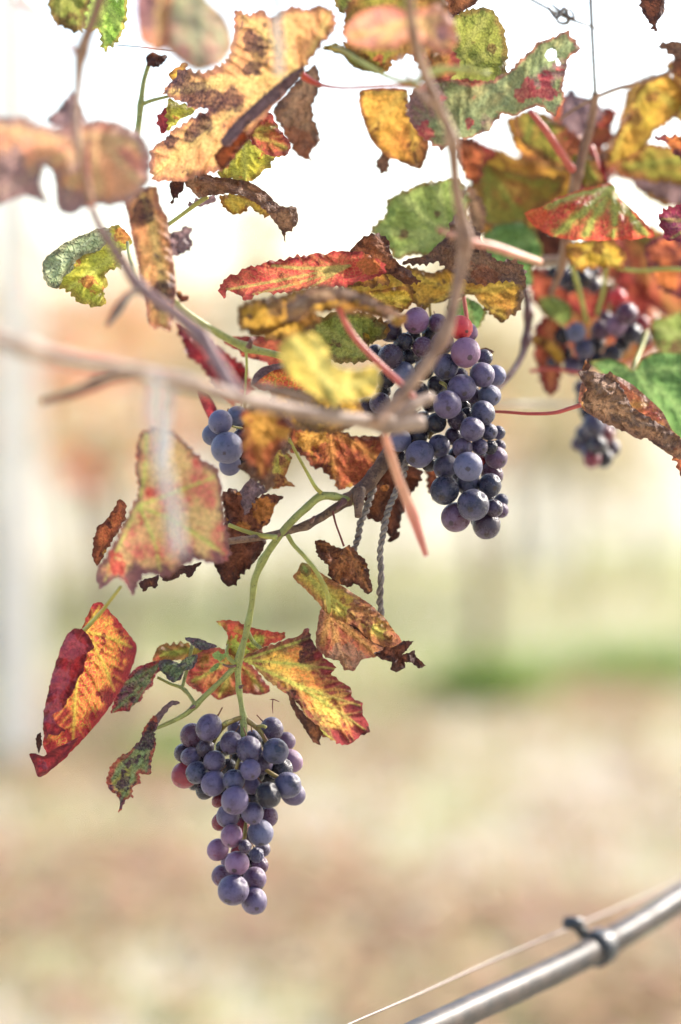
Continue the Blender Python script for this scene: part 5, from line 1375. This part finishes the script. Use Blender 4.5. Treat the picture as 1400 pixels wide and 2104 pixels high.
leaf('golden lobe behind the red long leaf and the rolled golden leaf', [dict(m='gold', d=24, o=[(700,560),(760,545),(820,560),(852,600),(830,640),(770,640),(720,620)], sp=6, wr=(6,45), root=(830,570), tips=[(720,600),(780,635)])])

leaf('small amber leaf tip below the blurred peach leaf', [dict(m='yellow', d=-50, o=[(706,84),(730,92),(770,98),(800,104),(806,130),(790,152),(766,146),(744,128),(716,112)], root=(790,105), tips=[(720,95),(785,145)], sp=7)])
leaf('olive brown leaf piece under the right lobe of the peach leaf', [dict(m='redolive', d=-40, o=[(840,96),(880,104),(930,100),(945,130),(930,160),(890,165),(862,140)], sp=7, wr=(7,40))])
leaf('greenish yellow leaf corner at the upper edge between tan and peach leaves', [dict(m='olivegreen', d=-30, o=[(680,-25),(730,-25),(722,8),(706,30),(694,18)], sp=7)])

leaf('rust and olive leaf high behind the standing cane in the sky gap', [dict(m='redolive', d=170, o=[(1150,236),(1180,215),(1225,228),(1262,262),(1250,300),(1210,300),(1170,280)], sp=9, wr=(9,40))])
leaf('amber leaf at the picture edge above the mauve dried leaf', [dict(m='gold', d=175, o=[(1340,330),(1380,318),(1450,330),(1450,372),(1400,370),(1360,360)], sp=9, wr=(9,40))])
leaf('brown leaf scrap on the twig near the upper corner', [dict(m='brown', d=95, o=[(1378,128),(1400,112),(1450,118),(1450,170),(1410,168),(1386,150)], sp=8, wr=(8,30))])
leaf('dim olive leaf low behind the magenta edge leaf', [dict(m='olive', d=185, o=[(1290,470),(1330,462),(1380,480),(1450,500),(1450,540),(1380,530),(1320,510)], sp=9, wr=(9,40))])

leaf('dusky red brown leaf behind the smoky mauve leaf', [dict(m='hangred', d=250, o=[(1130,215),(1165,190),(1210,210),(1232,250),(1222,310),(1180,330),(1140,290)], sp=9, wr=(9,40), tooth=(20,4))])
leaf('dusky brown leaf deep in the shade left of the striped leaf', [dict(m='brown', d=255, o=[(1000,400),(1060,380),(1120,400),(1150,450),(1110,500),(1040,500),(1000,460)], sp=9, wr=(9,40), tooth=(20,4))])
leaf('dull red leaf deep behind the yellow spotted leaf', [dict(m='darkred', d=250, o=[(1210,470),(1260,460),(1330,480),(1340,540),(1300,580),(1240,570),(1210,530)], sp=9, wr=(9,40), tooth=(20,4))])
leaf('rusty orange leaf deep behind the corner leaf stalk', [dict(m='redolive', d=245, o=[(1250,330),(1290,300),(1330,330),(1340,370),(1300,372),(1266,366)], sp=9, wr=(9,40), tooth=(20,4))])
leaf('amber brown leaf between the pinkish lobe and the shaded olive leaf', [dict(m='amber', d=160, o=[(1040,245),(1075,235),(1110,262),(1120,310),(1090,330),(1056,300)], sp=9, wr=(9,40), tooth=(20,4))])
# ================================================================== grapes
main = [
 (453,332,95,-1,'L'),(335,392,87,0.4,'P'),(427,482,66,-1,'Q'),(613,443,78,-1.2,'L'),(650,335,62,1.2,'L'),(742,492,91,-1.8,'L'),(770,410,58,.8,'B'),
 (907,340,79,-.2,'L'),(1012,430,62,.8,'P'),(932,505,92,-1,'B','dimple'),(1042,572,83,.2,'K'),(268,515,66,.6,'Q'),(322,540,65,-.6,'L'),(280,675,92,.5,'R'),
 (367,657,77,-1,'B'),(493,577,75,-1.4,'L'),(487,733,86,-1.8,'L'),(632,712,77,-2,'B'),(752,637,74,-2,'L'),(838,585,77,-.8,'L'),(762,745,67,-.8,'L'),
 (640,858,99,-2.2,'L'),(590,968,80,-1.2,'L'),(535,1010,62,.2,'R'),(425,785,66,.4,'D'),(880,818,90,-1.2,'D','dimple'),(1022,748,94,-1.2,'B','dimple'),
 (1058,810,82,.4,'L'),(930,640,62,.4,'B'),(767,950,77,-1.8,'L'),(880,975,70,-.2,'P'),(617,1112,80,-1.8,'K'),(825,1090,89,-1.2,'S'),(520,860,48,.8,'R'),
 (517,1212,79,-.2,'K'),(712,1190,58,-2,'Q','raisin'),(795,1250,62,-1,'B','raisin'),(655,1310,86,-1.8,'K'),(545,1398,74,-.2,'P'),(783,1418,81,-1.2,'P'),
 (628,1502,107,-2,'L'),(778,1580,98,-1.2,'L'),(820,1320,62,.4,'P'),(840,1205,54,.6,'L'),(590,620,60,.6,'D'),(870,700,58,.8,'D'),(560,480,60,1.2,'D'),
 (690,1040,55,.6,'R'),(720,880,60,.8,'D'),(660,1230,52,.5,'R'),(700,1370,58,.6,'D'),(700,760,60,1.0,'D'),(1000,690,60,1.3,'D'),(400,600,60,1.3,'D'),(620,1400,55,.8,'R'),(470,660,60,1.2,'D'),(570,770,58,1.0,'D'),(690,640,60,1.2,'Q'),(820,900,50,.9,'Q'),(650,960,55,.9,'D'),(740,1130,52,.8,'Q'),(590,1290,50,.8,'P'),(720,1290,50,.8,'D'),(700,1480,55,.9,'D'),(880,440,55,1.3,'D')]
bunch('sharp conical purple bunch hanging lowest from the green shoot', main,
      [(501,1478,-2),(502,1520,0),(502,1580,3),(503,1650,4),(503,1720,3),(504,1790,2),(505,1840,0)], 3.5, 300, 1400, 0, seed=4,
      rach=[[(498,1474,-6,6),(480,1480,-8,6),(462,1492,-8,5),(447,1512,-6,4),(440,1525,-4,4)],[(478,1481,-8,5),(468,1484,-12,6),(458,1490,-14,4)],
            [(504,1478,-6,7),(524,1492,-6,6.5),(538,1508,-6,5.5),(548,1526,-4,4.5)],[(528,1494,-8,5),(540,1492,-10,4),(546,1494,-12,4.5)],
            [(496,1550,-16,4),(489,1568,-22,4),(485,1582,-22,4)],[(540,1578,-14,4),(556,1588,-16,5),(572,1597,-16,4)],[(505,1690,-8,4),(503,1720,-8,5),(500,1745,-8,4)]])
upper = [
 (545,205,90,-.6,'K'),(615,240,60,.6,'P'),(700,225,68,-.2,'P'),(862,255,88,-.8,'X'),(920,290,64,.8,'K'),(900,435,103,-1.4,'K'),(735,365,78,-.8,'P'),
 (460,360,63,-.6,'D','dimple'),(360,280,80,0,'Q'),(360,465,87,-.8,'Q'),(590,395,72,-.6,'P'),(495,465,55,0,'D'),(755,535,87,-1,'B'),(1035,470,57,.2,'B'),
 (1020,595,87,-.8,'L'),(1112,598,72,.8,'S'),(872,690,97,-1.6,'L'),(865,600,52,.6,'Q'),(960,750,58,-.2,'Q'),(1072,745,78,-.6,'S'),(690,670,66,.2,'D'),
 (770,810,98,-1.8,'L'),(1025,870,87,-1,'B'),(840,920,68,-.6,'Q'),(890,815,48,.6,'D'),(910,880,50,.5,'D'),(330,625,64,0,'D'),(455,585,80,-.6,'S'),
 (945,985,87,-1.6,'L','dimple'),(1068,1005,60,-.4,'B'),(1135,1010,48,.6,'B'),(815,1035,64,-.2,'Q'),(878,1120,72,-1,'Q'),(1000,1110,60,-.8,'L'),
 (1080,1115,58,-.2,'D','raisin'),(1142,1105,44,.8,'Q'),(1120,1190,77,-.2,'P'),(710,1105,78,-.8,'B'),(570,1165,97,-1.2,'B'),(425,1065,80,-.6,'S'),
 (560,1040,66,.2,'D'),(425,1190,68,.6,'D'),(640,1235,55,.8,'D'),(755,1255,84,-.6,'B'),(918,1255,103,-1.8,'S'),(920,1375,86,-.8,'B'),(1090,1310,77,.2,'P'),
 (1075,1390,82,-1,'B'),(750,1425,103,-1.2,'B'),(955,1530,108,-1.8,'B'),(1158,1500,50,.2,'B'),(1105,1555,62,-.8,'Q'),(1155,1570,52,.2,'P'),(830,1620,102,-1,'P'),
 (1000,1640,62,.4,'Q'),(1050,1672,100,-.4,'Q'),(690,940,70,-.2,'D'),(190,830,70,.4,'Q'),(285,800,75,0,'Q'),(245,435,55,.6,'B'),(600,560,70,.4,'D'),(560,720,75,0,'D'),
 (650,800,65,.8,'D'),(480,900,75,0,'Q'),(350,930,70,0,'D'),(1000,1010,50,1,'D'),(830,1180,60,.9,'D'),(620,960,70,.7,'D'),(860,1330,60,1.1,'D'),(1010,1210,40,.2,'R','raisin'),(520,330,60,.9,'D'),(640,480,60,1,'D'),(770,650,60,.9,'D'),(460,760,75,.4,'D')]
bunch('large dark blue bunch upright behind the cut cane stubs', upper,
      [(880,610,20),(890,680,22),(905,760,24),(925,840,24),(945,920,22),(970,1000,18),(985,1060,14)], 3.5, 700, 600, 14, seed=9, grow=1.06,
      rach=[[(884,660,10,5),(878,672,4,5),(872,690,0,4)],[(912,660,12,5),(930,690,8,4)],[(882,900,0,4),(888,890,-4,5),(896,888,-4,4)],[(905,785,-8,4),(914,790,-12,5),(922,800,-12,3)]])
small = [(453,867,25,-1,'S'),(437,893,21,.2,'S'),(467,920,32,-1.4,'S'),(473,955,21,.3,'S'),(487,856,22,.4,'S'),(500,905,24,.8,'Q'),(508,880,22,1,'D'),(500,940,22,1,'D')]
bunch('few pale blue grapes peeping out behind the orange brown leaf', small,
      [(505,820,10),(500,860,12),(498,900,12),(495,945,10)], 1, 0, 0, -8, seed=12, rach=[[(498,880,2,3),(488,878,-2,3),(478,876,-6,2.5)]])
far = [(945,390,66,-.8,'X'),(1010,505,78,-.8,'P'),(930,590,78,-1,'K'),(820,625,70,-.6,'P'),(645,640,74,-1,'S'),(550,665,64,0,'D'),(1050,645,72,-.8,'D'),(1115,575,64,0,'R'),
 (700,755,74,-.8,'B'),(620,880,66,-.2,'Q'),(910,790,66,-.4,'D'),(790,720,60,.6,'D'),(980,720,60,.4,'D'),(480,830,60,.2,'B'),(700,870,60,.5,'D'),(1130,690,55,.6,'D'),(860,540,50,.6,'Q'),(560,790,60,.4,'D'),(1190,640,50,.6,'R'),(800,830,55,.2,'D')]
bunch('blurred purple bunch with one round red grape beyond the dry curled leaf', far,
      [(1262,585,20),(1250,640,24),(1225,690,26),(1195,730,22)], 3.5, 1000, 500, 150, seed=15)
low = [(680,1040,52,0,'Q'),(720,1215,52,.2,'D'),(770,1310,84,-1,'B'),(700,1370,62,-.4,'B'),(860,1370,66,-.2,'R'),(800,1450,70,-.8,'D'),(900,1470,62,0,'Q'),(730,1480,60,-.2,'B'),(760,1550,64,-.6,'R'),(850,1545,62,-.4,'D'),(660,1440,50,.4,'Q'),(690,1130,48,.4,'D'),(890,1320,50,.6,'D')]
bunch('small blurred dark cluster hanging below the dry brown curled leaf', low,
      [(1195,770,10),(1205,850,12),(1220,890,14),(1228,930,10)], 3.5, 1000, 500, 170, seed=18)
hid = [(560,245,72,-.4,'B'),(690,250,76,-.6,'D'),(630,190,60,.4,'D'),(480,215,50,.6,'D'),(770,300,56,.4,'Q'),(610,300,56,.6,'D'),(760,200,56,.4,'D')]
bunch('dark grapes half hidden behind the yellow spotted leaf', hid,
      [(1185,540,20),(1190,565,22),(1195,590,20)], 3.5, 1000, 500, 165, seed=20)
